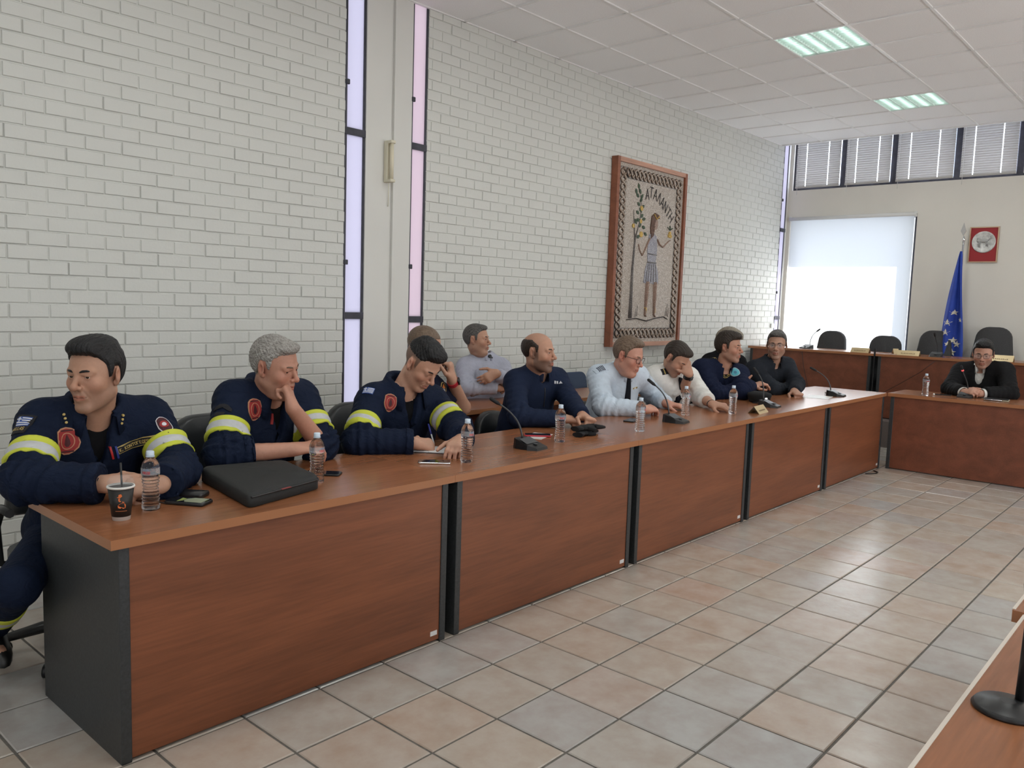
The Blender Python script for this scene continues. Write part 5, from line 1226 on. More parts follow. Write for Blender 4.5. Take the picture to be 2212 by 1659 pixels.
def person(n, label, p, group=None):
    J = {k: (A3(v) if isinstance(v, tuple) else v) for k, v in POSE[n].items()}; s = J['s']
    lat = unit(J['SL'] - J['SR']); f0 = unit(np.cross(lat, (0, 0, 1))); lean = p.get('lean', .16) * s
    J['P'] = A3((J['N'][0] - f0[0] * lean, J['N'][1] - f0[1] * lean, p.get('seat', .54)))
    J['P'] = A3(p['pelvis']) if 'pelvis' in p else J['P']
    up = unit(J['N'] - J['P']); fwd = unit(np.cross(lat, up)); lat = np.cross(up, fwd); J['lat'], J['fwd'], J['up'] = lat, fwd, up
    hh, hb = p.get('hh', .0034), p.get('hb', .0135); O = A3((J['P'][0], J['P'][1], 0)); me_ = Person(); me_.J = J; me_.n = n; me_.p = p; me_.O = O
    Rh = yaw_frame(J['yaw'], J['pitch'], J['roll']); me_.Rh = Rh; me_.Hc = J['H']
    # legs
    fx = unit((fwd[0], fwd[1], 0)); legs = {}
    for sd, sg in (('R', -1), ('L', 1)):
        hip = J['P'] + lat * sg * .085 * s - up * .02; kn = A3((hip[0], hip[1], 0)) + fx * .40 * s + lat * sg * p.get('spread', .05); kn[2] = .50
        an = A3((kn[0], kn[1], .09)) - fx * .02; legs[sd] = [hip, kn, an]
    for k, vv in p.get('legs', {}).items(): legs[k] = [legs[k][0]] + [A3(q) for q in vv]
    # body (one continuous skin mesh: head, neck, torso, limbs and hands)
    parts = []
    Vh, Qh, Ch = head_mesh(hh, Rh.T @ (J['N'] - J['H']) / s, p); parts.append((Vh * s @ Rh.T + J['H'], Qh, Ch))
    bv = Vol(np.min([J[k] for k in ('P', 'N', 'SR', 'SL', 'ER', 'EL', 'WR', 'WL')] + legs['R'] + legs['L'], 0) - .2, np.max([J[k] for k in ('P', 'N', 'SR', 'SL', 'ER', 'EL', 'WR', 'WL')] + legs['R'] + legs['L'], 0) + .2, p.get('hs', .015))
    torso(bv, J, -.016, p.get('w', 1.0), p.get('belly', 1.0))
    for sd in 'RL':
        arm(bv, J, sd, 0.0, (.048, .042), (.044, .030)); h_, k_, a_ = legs[sd]
        bv.cone(h_, k_, .07 * s, .052 * s, .03); bv.cone(k_, a_, .048 * s, .036 * s, .02); bv.cone(a_ - (0, 0, .045), a_ + fx * .15 - (0, 0, .055), .032, .028, .02)
    Vb, Qb = bv.mesh(); parts.append((Vb, Qb, np.tile(A3(p.get('tone', (.50, .30, .215))) * A3((1.04, .97, .90)), (len(Vb), 1))))
    tone = A3(p.get('tone', (.50, .30, .215))) * A3(p.get('handtone', (1, 1, 1)))
    for sd in 'RL':
        hd = p['hand' + sd]; fa = unit(J['W' + sd] - J['E' + sd]); xd = unit(hd[0]); ca = float(np.clip(xd @ fa, -1, 1)); lim = math.radians(hd[4] if len(hd) > 4 else 55)
        if math.acos(ca) > lim: pe = unit(xd - fa * ca); xd = fa * math.cos(lim) + pe * math.sin(lim)
        Fm = frame(xd, hd[1]); Vm, Qm, Cm = hand_mesh(p.get('hhand', .0042), sd, hd[2], tone, hd[3] if len(hd) > 3 else 0.0, Fm.T @ -fa); parts.append((Vm * s * 1.02 @ Fm.T + J['W' + sd], Qm, Cm)); setattr(me_, 'hf' + sd, Fm)
    off = 0; VV, QQ, CC = [], [], []
    for a, b, c in parts: VV.append(a - O); QQ.append(b + off); CC.append(c); off += len(a)
    body = ob('person', np_mesh('body', np.concatenate(VV), np.concatenate(QQ), M_skin, np.concatenate(CC)), None, label, 'person', group, None, tuple(O)); me_.ob = body
    me_.bvh = BVHTree.FromPolygons((Vb).tolist(), Qb.tolist())
    # hair, eyes, brows
    HM = Matrix.LocRotScale(Vector(J['H'] - O), Matrix(Rh.tolist()).to_quaternion(), (s, s, s)); me_.HM = HM
    def hchild(name, m): o = ob(name, m, body); o.matrix_local = HM; return o
    me_.hchild = hchild
    if p.get('hair') is not None:
        Vr, Qr = hair_mesh(p.get('hair_h', hh), p['hairp']); hchild('hair', np_mesh('hair', Vr, Qr, p['hair']))
    for sx in (-1, 1):
        g = Vector(p.get('gaze', (0, 1, 0))).normalized(); R_ = g.to_track_quat('Z', 'Y').to_matrix(); m = MB(); r = .0126
        prof_ = [(r * math.sin(a), r * math.cos(a)) for a in (0.0, .20, .50, .75, 1.1, 1.57, 2.2, 3.1)]
        m.lathe(prof_, 16, c=(sx * .031, .0700, .0008), R=R_, caps=False, mis=[2, 1, 0, 0, 0, 0, 0]); hchild('eye', m.mesh('eye', [M_eyew, M_iris, M_pupil]))
        bw = p.get('brow', 1.0); br_ = MB().tube([(sx * .012, .0905, .0165), (sx * .024, .0898, .0205), (sx * .036, .0838, .0215), (sx * .047, .0722, .0175)], [.0026 * bw, .0034 * bw, .0030 * bw, .0012], 8, squash=(.7, 1)); hchild('eyebrow', br_.mesh('eyebrow', p.get('browm', M_hdark)))
    # trousers and shoes
    tv = Vol(np.min([J['P']] + legs['R'] + legs['L'], 0) - .25, np.max([J['P']] + legs['R'] + legs['L'], 0) + .25, p.get('ht', .02)); R3 = np.stack([lat, fwd, up], 1)
    tv.ell(J['P'], A3((.172 * p.get('w', 1), .135 * p.get('belly', 1), .12)) * s + .006, .05, R3)
    for sd in 'RL':
        h_, k_, a_ = legs[sd]; tv.cone(h_, k_, .088 * s, .070 * s, .05); tv.cone(k_, a_, .066 * s, .054 * s, .03, cut=1.06)
    Vt, Qt = tv.mesh(); Vt = smooth(Vt, Qt, 1); Vt = fold_disp(Vt, normals(Vt, Qt), J, .004, n + 50, None); me_.Vt, me_.Qt = Vt, Qt; J['KR'], J['AR'] = legs['R'][1], legs['R'][2]; ob('trousers', np_mesh('trousers', Vt - O, Qt, p['trousers']), body)
    for sd in 'RL':
        a_ = legs[sd][2]; Fs = frame(fx, (0, 0, 1)); m = MB(); b = A3((a_[0], a_[1], max(0, a_[2] - .09))) - O; q = []
        for (z, xs, w_, xo) in ((0, .15, .046, .06), (.03, .155, .048, .06), (.055, .12, .042, .04), (.085, .06, .04, .0), (.11, .05, .042, -.01)):
            q.append([tuple(b + Fs @ A3((xo + xs * math.cos(t), w_ * math.sin(t), z))) for t in np.linspace(0, 2 * PI, 15)[:-1]])
        m.add([v_ for r_ in q for v_ in r_], [(i * 14 + k, i * 14 + (k + 1) % 14, (i + 1) * 14 + (k + 1) % 14, (i + 1) * 14 + k) for i in range(4) for k in range(14)], 0, True); m.add(q[0], [tuple(range(13, -1, -1))]); m.add(q[-1], [tuple(range(14))])
        m.build('shoe', p.get('shoe', M_shoe), body)
    # upper garment
    infl = p.get('infl', .012); cuts = p.get('cut', {'R': ('F', .97), 'L': ('F', .97)})
    cv = Vol(np.min([J[k] for k in ('P', 'N', 'SR', 'SL', 'ER', 'EL', 'WR', 'WL')], 0) - .24, np.max([J[k] for k in ('P', 'N', 'SR', 'SL', 'ER', 'EL', 'WR', 'WL')], 0) + .22, hb)
    torso(cv, J, infl, p.get('w', 1.0), p.get('belly', 1.0))
    for sd in 'RL': arm(cv, J, sd, infl * .7, p.get('ra', (.060, .054)), p.get('rf', (.052, .043)), cuts[sd], k=.045)
    ng = p.get('neckhole', .066) * s; nk = J['N'] + up * .055 * s + fwd * .006; nf = p.get('neckfwd', .3)
    cv.cone(J['N'] - up * .005 * s - fwd * .0, J['N'] + up * .22 * s, ng, ng * 1.25, .012, op='s')
    if p.get('vneck'): 
        a = J['N'] + fwd * .075 * s; cv.cone(a + up * .03 * s, a + fwd * .045 * s - up * p['vneck'] * s, .045 * s, .010 * s, .012, op='s')
    Vc, Qc = cv.mesh(); Vc = smooth(Vc, Qc, 1, .5); Vc = fold_disp(Vc, normals(Vc, Qc), J, p.get('fold', .006), n, cuts)
    me_.Vc, me_.Qc = Vc, Qc; me_.cbvh = BVHTree.FromPolygons(Vc.tolist(), Qc.tolist())
    me_.top = ob(p.get('topname', 'jacket'), np_mesh('garment', Vc - O, Qc, p['cloth']), body)
    if p.get('under') is not None:
        uv = Vol(J['N'] - .30 * s, J['N'] + .22 * s, .012); R3 = np.stack([lat, fwd, up], 1)
        uv.ell(lerp(J['P'], J['N'], .70) - up * .01, A3((.160 * p.get('w', 1.0), .104, .165)) * s, .03, R3); uv.cone(J['N'] + up * .010 * s, J['N'] + up * .035 * s, .058 * s, .060 * s, .035, cut=1.0)
        for S_ in ('SR', 'SL'): uv.cone(J['N'] + up * .005 * s, lerp(J['N'], J[S_], .6), .050 * s, .045 * s, .03)
        uv.cone(J['N'] + fwd * .03 * s + up * .035 * s, J['N'] + up * .25 * s, p.get('uhole', .062) * s, .08 * s, .008, op='s')
        Vu, Qu = uv.mesh(); ob(p.get('undername', 'undershirt'), np_mesh('undershirt', Vu - O, Qu, p['under']), body)
    return me_
def surf(P_, target, bvh=None):
    t = Vector(target); d = (t - CAMV).normalized(); h = (bvh or P_.cbvh).ray_cast(CAMV, d)
    if h[0] is None: h = (bvh or P_.cbvh).find_nearest(t)
    return h[0], h[1]
def patch(P_, name, target, layers, upv=(0, 0, 1), bvh=None, roll=0.0, nfix=None):
    """layers: (polygon in metres, material, lift); the patch follows the garment"""
    bvh = bvh or P_.cbvh; c, nn = surf(P_, target, bvh); acc = Vector(nn)
    for du in (-.02, .02):
        for dv in (-.02, .02):
            h = bvh.find_nearest(c + Vector((du, 0, dv)))
            if h[1]: acc += h[1]
    nn = acc.normalized(); U = Vector(upv).cross(nn).normalized(); W_ = nn.cross(U)
    if roll: q = Quaternion(nn, roll); U, W_ = q @ U, q @ W_
    mats = []; m = MB()
    def drop(u, v, lift):
        o_ = c + U * u + W_ * v + nn * .05; h = bvh.ray_cast(o_, -nn, .12); b = h[0] if h[0] is not None else c + U * u + W_ * v
        b = b + nn * (lift + .0015); return (b.x - P_.O[0], b.y - P_.O[1], b.z)
    for poly, mt, lift in layers:
        if mt not in mats: mats.append(mt)
        mi = mats.index(mt)
        if isinstance(poly, str) or isinstance(poly, tuple) and isinstance(poly[0], str):
            txt_, size, lw, oy = poly; text_mesh(m, txt_, size, lw, lambda u, v: drop(u, v + oy, lift), mi); continue
        n_ = len(poly); cu = sum(q[0] for q in poly) / n_; cv_ = sum(q[1] for q in poly) / n_
        rs_ = (.25, .5, .75, 1.0); vs_ = [drop(cu, cv_, lift)]
        for f_ in rs_: vs_ += [drop(cu + (a - cu) * f_, cv_ + (b - cv_) * f_, lift) for a, b in poly]
        vs_ += [drop(a, b, -.001) for a, b in poly]
        fs_ = [(0, 1 + k, 1 + (k + 1) % n_) for k in range(n_)] + [(1 + i * n_ + k, 1 + (i + 1) * n_ + k, 1 + (i + 1) * n_ + (k + 1) % n_, 1 + i * n_ + (k + 1) % n_) for i in range(4) for k in range(n_)]
        m.add(vs_, fs_, mi)
    return m.build(name, mats, P_.ob)
def rect(w, h, cx=0, cy=0): return [(cx + w / 2 * a, cy + h / 2 * b) for a, b in ((-1, -1), (-.33, -1), (.33, -1), (1, -1), (1, 0), (1, 1), (.33, 1), (-.33, 1), (-1, 1), (-1, 0))]
def disc(r, cx=0, cy=0, ry=None, n=20): return [(cx + r * math.cos(2 * PI * k / n), cy + (ry or r) * math.sin(2 * PI * k / n)) for k in range(n)]
def bands(P_, side, t0, t1, name='reflective_band', seg='SE', rmax=.105, V=None, Q=None, mats=None):
    A_, B_ = (P_.J[seg[0] + side], P_.J[seg[1] + side]); ba = B_ - A_; L = np.linalg.norm(ba); ba = Vector(ba / L); A_ = Vector(A_)
    bm = bmesh.new(); V = P_.Vc if V is None else V; Q = P_.Qc if Q is None else Q
    t = (V - np.array(A_)) @ np.array(ba); rad = np.linalg.norm(V - np.array(A_) - t[:, None] * np.array(ba), axis=1)
    keep = (t > t0 * L - .04) & (t < t1 * L + .04) & (rad < rmax * P_.J['s']); qk = Q[keep[Q].all(1)]
    used = np.unique(qk); mp = {int(i): bm.verts.new(V[i]) for i in used}
    for q in qk: bm.faces.new([mp[int(i)] for i in q])
    ts = [t0 + (t1 - t0) * f for f in (0, .30, .72, 1.0)]
    for i, tt in enumerate(ts):
        bmesh.ops.bisect_plane(bm, geom=bm.verts[:] + bm.edges[:] + bm.faces[:], plane_co=A_ + ba * tt * L, plane_no=ba, clear_outer=(i == 3), clear_inner=(i == 0))
    for f in bm.faces:
        x = (f.calc_center_median() - A_).dot(ba) / L; f.material_index = 1 if ts[1] < x < ts[2] else 0; f.smooth = True
    bm.normal_update(); off = [(v, v.normal.copy()) for v in bm.verts]
    for v, n_ in off: v.co = v.co + n_ * .0055 - Vector(P_.O)
    # thin rim so that the tape has thickness
    ret = bmesh.ops.extrude_edge_only(bm, edges=[e for e in bm.edges if e.is_boundary])
    for g in ret['geom']:
        if isinstance(g, bmesh.types.BMVert):
            nr = min(bm.verts, key=lambda q: 1) if 0 else None
            g.co = g.co + (Vector(A_) - Vector(P_.O) + ba * ((g.co + Vector(P_.O) - A_).dot(ba)) - g.co).normalized() * .008
    me = bpy.data.meshes.new(name); bm.to_mesh(me); bm.free(); [me.materials.append(q) for q in (mats or (M_hivis, M_silver))]
    return ob(name, me, P_.ob)
def collar(P_, mt, r=.066, h=.038, flare=.020, gap=40, fall=.030, drop=.03, name='collar', off=(0, 0), th=.004, tipx=.0):
    J = P_.J; s = J['s']; c = J['N'] + J['up'] * (.012 + off[1]) * s + J['fwd'] * off[0] * s; m = MB(); n = 30; rows = []
    for k in range(n + 1):
        a = math.radians(gap / 2 + (360 - gap) * k / n); front = max(0, math.cos(a)); d = J['fwd'] * math.cos(a) * 1.08 + J['lat'] * math.sin(a)
        b0 = c + d * r * s - J['up'] * drop * s * front; b1 = c + d * (r * .98) * s + J['up'] * (h - drop * .8 * front) * s
        b2 = c + d * (r + flare * .6) * s + J['up'] * (h + .002 - drop * .85 * front) * s; b3 = c + d * (r + flare + tipx * front) * s + J['up'] * (h - fall * (1 + .5 * front) - drop * .9 * front) * s
        rows.append([b0, b1, b2, b3] if fall else [b0, b1])
    w_ = len(rows[0]); m.add([tuple(q - P_.O) for r_ in rows for q in r_], [(i * w_ + j, i * w_ + j + 1, (i + 1) * w_ + j + 1, (i + 1) * w_ + j) for i in range(n) for j in range(w_ - 1)], 0, True)
    o = m.build(name, mt, P_.ob); md = o.modifiers.new('thickness', 'SOLIDIFY'); md.thickness = th * s; md.offset = 0; return o
def strip(P_, name, pts, ws, mt, lift=.005, bvh=None):
    """cloth strip (tie, placket) laid on the garment along pts"""
    bvh = bvh or P_.cbvh; m = MB(); L = []
    for q, w_ in zip(pts, ws):
        h = bvh.find_nearest(Vector(q)); c = h[0] + h[1] * lift; L.append((c, h[1], w_))
    rows = []
    for i, (c, n_, w_) in enumerate(L):
        t = (L[min(i + 1, len(L) - 1)][0] - L[max(i - 1, 0)][0]).normalized(); x = t.cross(n_).normalized()
        rows.append([c - x * w_ / 2 - n_ * lift, c - x * w_ / 2, c + n_ * .002, c + x * w_ / 2, c + x * w_ / 2 - n_ * lift])
    m.add([(v.x - P_.O[0], v.y - P_.O[1], v.z) for r_ in rows for v in r_], [(i * 5 + j, i * 5 + j + 1, (i + 1) * 5 + j + 1, (i + 1) * 5 + j) for i in range(len(rows) - 1) for j in range(4)], 0, True)
    return m.build(name, mt, P_.ob)
def chest_line(P_, t0, t1, n=8, dx=0.0, d=.125):
    J = P_.J; return [lerp(J['N'], J['P'], t0 + (t1 - t0) * k / (n - 1)) + J['fwd'] * d * J['s'] + J['lat'] * dx * J['s'] for k in range(n)]
def watch(P_, side, mt, face, at=-.02, r=.031, w=.022, name='wristwatch', dial=True):
    F_ = getattr(P_, 'hf' + side); W_ = P_.J['W' + side]; E_ = P_.J['E' + side]; s = P_.J['s']; x = unit(W_ - E_); z = F_[:, 2]; B_ = frame(x, z); c = W_ + x * at
    m = MB(); R_ = [A3((0, 0, 0))]; pts = []
    for k in range(24):
        a = 2 * PI * k / 24
        for dx, dr in ((-w / 2, 0), (-w / 2, .004), (w / 2, .004), (w / 2, 0)): pts.append(tuple(c + B_ @ (A3((dx, (r + dr) * math.cos(a), (r * .84 + dr) * math.sin(a))) * s) - P_.O))
    m.add(pts, [(k * 4 + j, k * 4 + (j + 1) % 4, ((k + 1) % 24) * 4 + (j + 1) % 4, ((k + 1) % 24) * 4 + j) for k in range(24) for j in range(4)], 0); o = m.build(name, mt, P_.ob)
    if dial:
        m = MB().box((-.018, -.016, .0), (.018, .016, .009), bev=.003); m.v = [tuple(c + B_ @ ((A3(v) + A3((0, 0, r * .84 + .002))) * s) - P_.O) for v in m.v]; m.build('watch_case', face, P_.ob)
    return o
def glasses(P_, mt, rim=True, w=.024, h=.017, y=.096):
    m = MB()
    for sx in (-1, 1):
        lp = [(sx * .0325 + w * math.cos(a) * 1.0, y - .006 * (abs(math.cos(a)) if sx * math.cos(a) > 0 else 0), -.002 + h * max(-1, min(1, 1.25 * math.sin(a)))) for a in np.linspace(0, 2 * PI, 25)]
        if rim: m.tube(lp, .0014, 6, caps=False)
        else: m.tube(lp[0:13], .0012, 6)
        m.tube([(sx * .057, y - .006, .006), (sx * .072, .055, .006), (sx * .079, .0, .004), (sx * .080, -.018, -.004)], .0016, 6)
    m.tube([(-.009, y, .002), (0, y + .003, .004), (.009, y, .002)], .0014, 6)
    o = P_.hchild('glasses', m.mesh('glasses', mt))
    for sx in (-1, 1):
        lp = [(sx * .0325 + w * .97 * math.cos(a), y, -.002 + h * .97 * max(-1, min(1, 1.25 * math.sin(a)))) for a in np.linspace(0, 2 * PI, 25)[:-1]]
        P_.hchild('lens', MB().add([(a, y - .0005, c) for a, b, c in lp] + [(a, y + .0005, c) for a, b, c in lp], [tuple(range(23, -1, -1)), tuple(range(24, 48))]).mesh('lens', M_lens))

M_eyew = mat('eye_white', (.62, .58, .55), .25); M_iris = mat('iris_brown', (.05, .028, .015), .2); M_pupil = mat('pupil', (.004, .004, .004), .15)
M_lens = bpy.data.materials.new('spectacle_lens'); M_lens.use_nodes = True
_nt = M_lens.node_tree; _b = _nt.nodes['Principled BSDF']; _b.inputs['Roughness'].default_value = .03; _tr = _nt.nodes.new('ShaderNodeBsdfTransparent'); _mx = _nt.nodes.new('ShaderNodeMixShader'); _mx.inputs[0].default_value = .93
_nt.links.new(_b.outputs[0], _mx.inputs[1]); _nt.links.new(_tr.outputs[0], _mx.inputs[2]); _nt.links.new(_mx.outputs[0], _nt.nodes['Material Output'].inputs['Surface'])
M_hdark = hair_material('hair_black', (.006, .006, .007), (.022, .021, .022), .35); M_hbrown = hair_material('hair_dark_brown', (.018, .012, .009), (.05, .035, .027)); M_hgrey = hair_material('hair_grey', (.17, .155, .14), (.47, .45, .42), .5)
M_hfair = hair_material('hair_greying_fair', (.10, .065, .045), (.24, .17, .12)); M_hsalt = hair_material('hair_salt_pepper', (.025, .024, .024), (.17, .16, .15)); M_hblond = hair_material('hair_pale', (.20, .17, .13), (.45, .40, .33))
M_shoe = mat('black_shoe', (.012, .012, .012), .35); M_hivis = mat('hi_vis_yellow', (.56, .60, .05), .65); M_silver = mat('reflective_silver', (.50, .51, .53), .45, noise=((40, 40, 40), .08))
M_navy = cloth('navy_work_cloth', (.0075, .0130, .032), .75, .5); M_navyt = cloth('navy_trouser', (.008, .014, .034), .8, .5); M_blackt = cloth('black_tee', (.006, .006, .007), .85, .3)
M_bred = mat('badge_red', (.30, .022, .022), .7); M_bgold = mat('badge_thread', (.48, .23, .13), .6); M_bdark = mat('badge_dark', (.06, .008, .012), .7); M_gold = mat('gold_thread', (.55, .40, .13), .45); M_bblack = mat('badge_black', (.007, .007, .010), .8)
M_fblue = mat('flag_patch_blue', (.05, .10, .34), .7); M_fwhite = mat('flag_patch_white', (.68, .69, .72), .7)
def octa(r, ry):
    return [(r * x, ry * y) for x, y in ((-.55, -.80), (-.2, -.98), (.2, -.98), (.55, -.80), (.86, -.52), (1, -.15), (.9, .3), (.78, .72), (.4, .92), (0, 1), (-.4, .92), (-.78, .72), (-.9, .3), (-1, -.15), (-.86, -.52))]
def fire_badge(P_, target, r=.044, upv=(0, 0, 1), roll=0.0):
    return patch(P_, 'badge', target, [(octa(r, r * 1.22), M_bgold, .003), (octa(r * .90, r * 1.10), M_bred, .0042), (disc(r * .62, 0, 0, r * .74), M_bgold, .0048), (disc(r * .54, 0, 0, r * .66), M_bred, .0054), ([(0, .6 * r), (.22 * r, .1 * r), (.27 * r, -.25 * r), (.1 * r, -.5 * r), (-.1 * r, -.5 * r), (-.27 * r, -.25 * r), (-.22 * r, .1 * r)], M_bdark, .006), (rect(1.0 * r, .12 * r, 0, .92 * r), M_bdark, .0052), (rect(1.0 * r, .12 * r, 0, -.92 * r), M_bdark, .0052)], upv, roll=roll)
def flag_patch(P_, target, w=.058, h=.036, word=None, upv=(0, 0, 1), roll=0.0):
    L = [(rect(w * 1.28, h * (2.1 if word else 1.25), 0, -.012 if word else 0), M_bblack, .003)] if word else []
    L += [(rect(w, h), M_fblue, .004)]
    for k in range(4): L.append((rect(w * (.98 if k > 1 else .58), h / 9, w * (.0 if k > 1 else .20), h * (.5 - (2 * k + 1.5) / 9)), M_fwhite, .005))
    L += [(rect(w * .36, h * .10, -w * .32, h * .22), M_fwhite, .005), (rect(w * .07, h * .5, -w * .32, h * .22), M_fwhite, .005)]
    if word: L.append(((word, .013, .18, -h / 2 - .021), M_gold, .005))
    return patch(P_, 'flag_patch', target, L, upv, roll=roll)
SK = (.45, .265, .19)
FH = dict(R=(.0, 0), L=(0, 0))
# 1 ---- man at the near corner, head turned away to the left
quiff = dict(front=.074, side=.008, back=.012, topt=.018, lumps=[((0, .045, .095), (.060, .052, .034)), ((0, -.01, .105), (.062, .075, .026))], strand=.0024, dirn='y', temple=.0)
p1 = person(1, 'man in navy firefighter uniform at the near desk corner, black slicked-back hair, looking left', dict(tone=SK, hh=.0026, hb=.0105, ht=.014, hhand=.0036, hair=M_hdark, hairp=quiff, brow=1.25, eye=.62, gaze=(-.22, 1, -.05), beard=.22, beardcol=(.10, .075, .065), fade=.5, fadecol=(.02, .02, .02), jaw=1.14, cheek=1.05, nose=1.25, long=.12, neck=1.10,
    cloth=M_navy, trousers=M_navyt, under=M_blackt, infl=.022, fold=.0075, ra=(.064, .060), rf=(.060, .048), neckhole=.070, vneck=.15, w=1.04, handR=((.75, -.45, -.02), (-.15, -.55, .85), 'clasp'), handL=((-.85, .05, .02), (.15, -.55, .85), 'clasp'),
    cut={'R': ('F', .93), 'L': ('F', .93)}, spread=.09, legs={'R': [(-.08, .60, .47), (-.05, 1.00, .19)]}))
collar(p1, M_navy, .076, .056, .032, 66, .044, .040, tipx=.008)
for sd in 'RL': bands(p1, sd, .52, .80)
bands(p1, 'R', .40, .58, 'trouser_band', 'KA', .14, p1.Vt, p1.Qt)
fire_badge(p1, (.146, .75, .943)); flag_patch(p1, (.020, .80, 1.021), .062, .040, 'HEllAS', roll=.08)
patch(p1, 'name_tape', (.413, .75, .910), [(rect(.150, .030), M_gold, .003), (rect(.145, .025), M_bblack, .004), (('K. KONTOGEWPGIOY', .0115, .18, -.0055), M_gold, .0085)], roll=.30)
patch(p1, 'shoulder_badge', (.550, .80, .958), [(octa(.028, .048), M_fwhite, .003), (octa(.025, .044), M_bdark, .004), (disc(.018, 0, .004), M_bred, .005), (disc(.009, 0, .004), M_fwhite, .006)], roll=.3)
for dx, mt in ((.0, mat('red_pen', (.45, .02, .02), .4)), (.02, mat('blue_pen', (.03, .05, .25), .4))): patch(p1, 'pen', (.312 + dx, .75, .878), [(rect(.008, .052), mt, .006)], roll=.25)
for t_, a_ in (((.161, .80, 1.021), .2), ((.373, .80, 1.002), -.2)): patch(p1, 'collar_stars', t_, [(disc(.005, 0, k * .016, n=8), M_gold, .012) for k in (-1, 0, 1)], roll=a_)

# 2 ---- grey-haired man resting his chin on his fist
p2 = person(2, 'grey-haired man in navy firefighter uniform resting his chin on his fist', dict(tone=(.47, .255, .19), hh=.0026, hb=.0105, hhand=.0036, hair=M_hgrey, hairp=dict(front=.070, side=.005, back=.008, topt=.014, lumps=[((0, .052, .092), (.055, .036, .022))], strand=.0026, dirn='m'), brow=1.0, browm=M_hfair, eye=.5, gaze=(.3, 1, -.1), red=.8, beard=.15, beardcol=(.25, .2, .18), jaw=1.08, cheek=1.08, neck=1.1, chin2=1,
    cloth=M_navy, trousers=M_navyt, under=M_blackt, infl=.022, fold=.0080, ra=(.064, .062), rf=(.062, .054), neckhole=.072, vneck=.13, w=1.06, handR=((.86, -.25, .05), (.1, -.35, .95), 'relax'), handL=((-.10, .30, .95), (.62, -.75, .20), 'cheek'),
    cut={'R': ('F', .40), 'L': ('F', .03)}))
collar(p2, M_navy, .076, .058, .036, 66, .058, .045, tipx=.022)
bands(p2, 'R', .50, .78); bands(p2, 'L', .50, .78)
fire_badge(p2, (.909, .70, 1.010), .042); patch(p2, 'velcro_patch', (.811, .80, 1.006), [([(-.045, -.006), (-.04, .012), (-.02, .026), (0, .03), (.02, .026), (.04, .012), (.045, -.006), (.03, -.004), (.018, .008), (0, .012), (-.018, .008), (-.03, -.004)], M_bblack, .003), (rect(.045, .024, 0, -.03), M_bblack, .003)])
patch(p2, 'pocket_ribbon', (.998, .70, .960), [(rect(.012, .05), M_bred, .004)], roll=-.2)

# 3 ---- young man writing
p3 = person(3, 'young dark-haired man in navy firefighter uniform bending over a notebook and writing', dict(tone=(.53, .315, .235), hh=.0026, hb=.0105, hhand=.0036, hair=M_hdark, hairp=dict(front=.070, side=.003, back=.004, topt=.020, lumps=[((0, .050, .096), (.056, .044, .030)), ((0, -.005, .108), (.058, .07, .022))], strand=.0028, dirn='m', mask=lambda X, Y, Z: (.042 - Z) + 0 * X), brow=1.1, eye=.18, gaze=(0, 1, -.5), fade=.72, fadecol=(.035, .030, .028), beard=.12, beardcol=(.15, .1, .09), red=.6, jaw=.98, cheek=.97, nose=1.3, neck=1.02,
    cloth=M_navy, trousers=M_navyt, under=M_blackt, infl=.022, fold=.0075, ra=(.064, .060), rf=(.060, .048), neckhole=.070, vneck=.14, handR=((.93, -.25, -.16), (-.30, -.45, .84), 'write'), handL=((-.80, -.45, -.15), (-.1, -.2, .97), 'relax')))
collar(p3, M_navy, .076, .058, .036, 66, .058, .045, tipx=.022)
bands(p3, 'R', .52, .80); bands(p3, 'L', .52, .80)
fire_badge(p3, (1.686, .70, .985), .040, roll=-.25); flag_patch(p3, (1.587, .75, 1.047), .058, .040, roll=-.06)

def jacket_details(P_, w=.055, pock=()):
    strip(P_, 'placket', chest_line(P_, .22, .95, 12), [w] * 12, M_navy, .005)
    for sd in 'RL':
        c = P_.p.get('cut')[sd] if 'cut' in P_.p else ('F', .97)
        if c[1] > .2: bands(P_, sd, c[1] - .13, c[1] - .01, 'cuff', 'EW', .074, mats=(M_navy, M_navy))
    for tg, rl in pock: patch(P_, 'pocket_flap', tg, [(rect(.115, .045), M_navy, .004)], roll=rl)
jacket_details(p1, pock=()); jacket_details(p2, pock=()); jacket_details(p3, pock=())

# 4 ---- short-haired man behind, hand at his face
M_navyk = cloth('navy_knit', (.012, .014, .030), .85, .3)
p4 = person(4, 'man with cropped hair and red watch behind the young man, hand at his face', dict(tone=(.43, .25, .18), hair=M_hfair, hairp=dict(front=.066, side=.002, back=.003, topt=.004, strand=.0006, dirn='m', temple=.012), browm=M_hfair, eye=.6, gaze=(.2, 1, 0), fade=.7, fadecol=(.14, .11, .09), beard=.2, beardcol=(.2, .15, .12), red=.5,
    cloth=M_navyk, trousers=M_navyt, topname='polo_shirt', infl=.012, fold=.004, ra=(.062, .060), neckhole=.064, lean=.06, handR=((-.08, .12, .98), (.55, -.82, .1), 'cheek'), handL=((-.7, -.6, .1), (.1, -.1, .98), 'relax'), cut={'R': ('U', .62), 'L': ('U', .62)}))
collar(p4, M_navyk, .066, .032, .016, 40, .026, .02)
watch(p4, 'R', mat('red_strap', (.42, .02, .03), .5), M_bplast, -.012, .033, .024)
patch(p4, 'shoulder_badge', (2.395, 1.05, .983), [(octa(.028, .042), M_gold, .003), (octa(.024, .038), M_bblack, .004), (disc(.014, 0, -.012), mat('badge_silver', (.4, .38, .35), .5), .005), ([(-.012, .004), (.012, .004), (.004, .03), (-.006, .024)], mat('flame_orange', (.7, .22, .04), .6), .005)], roll=-.2)

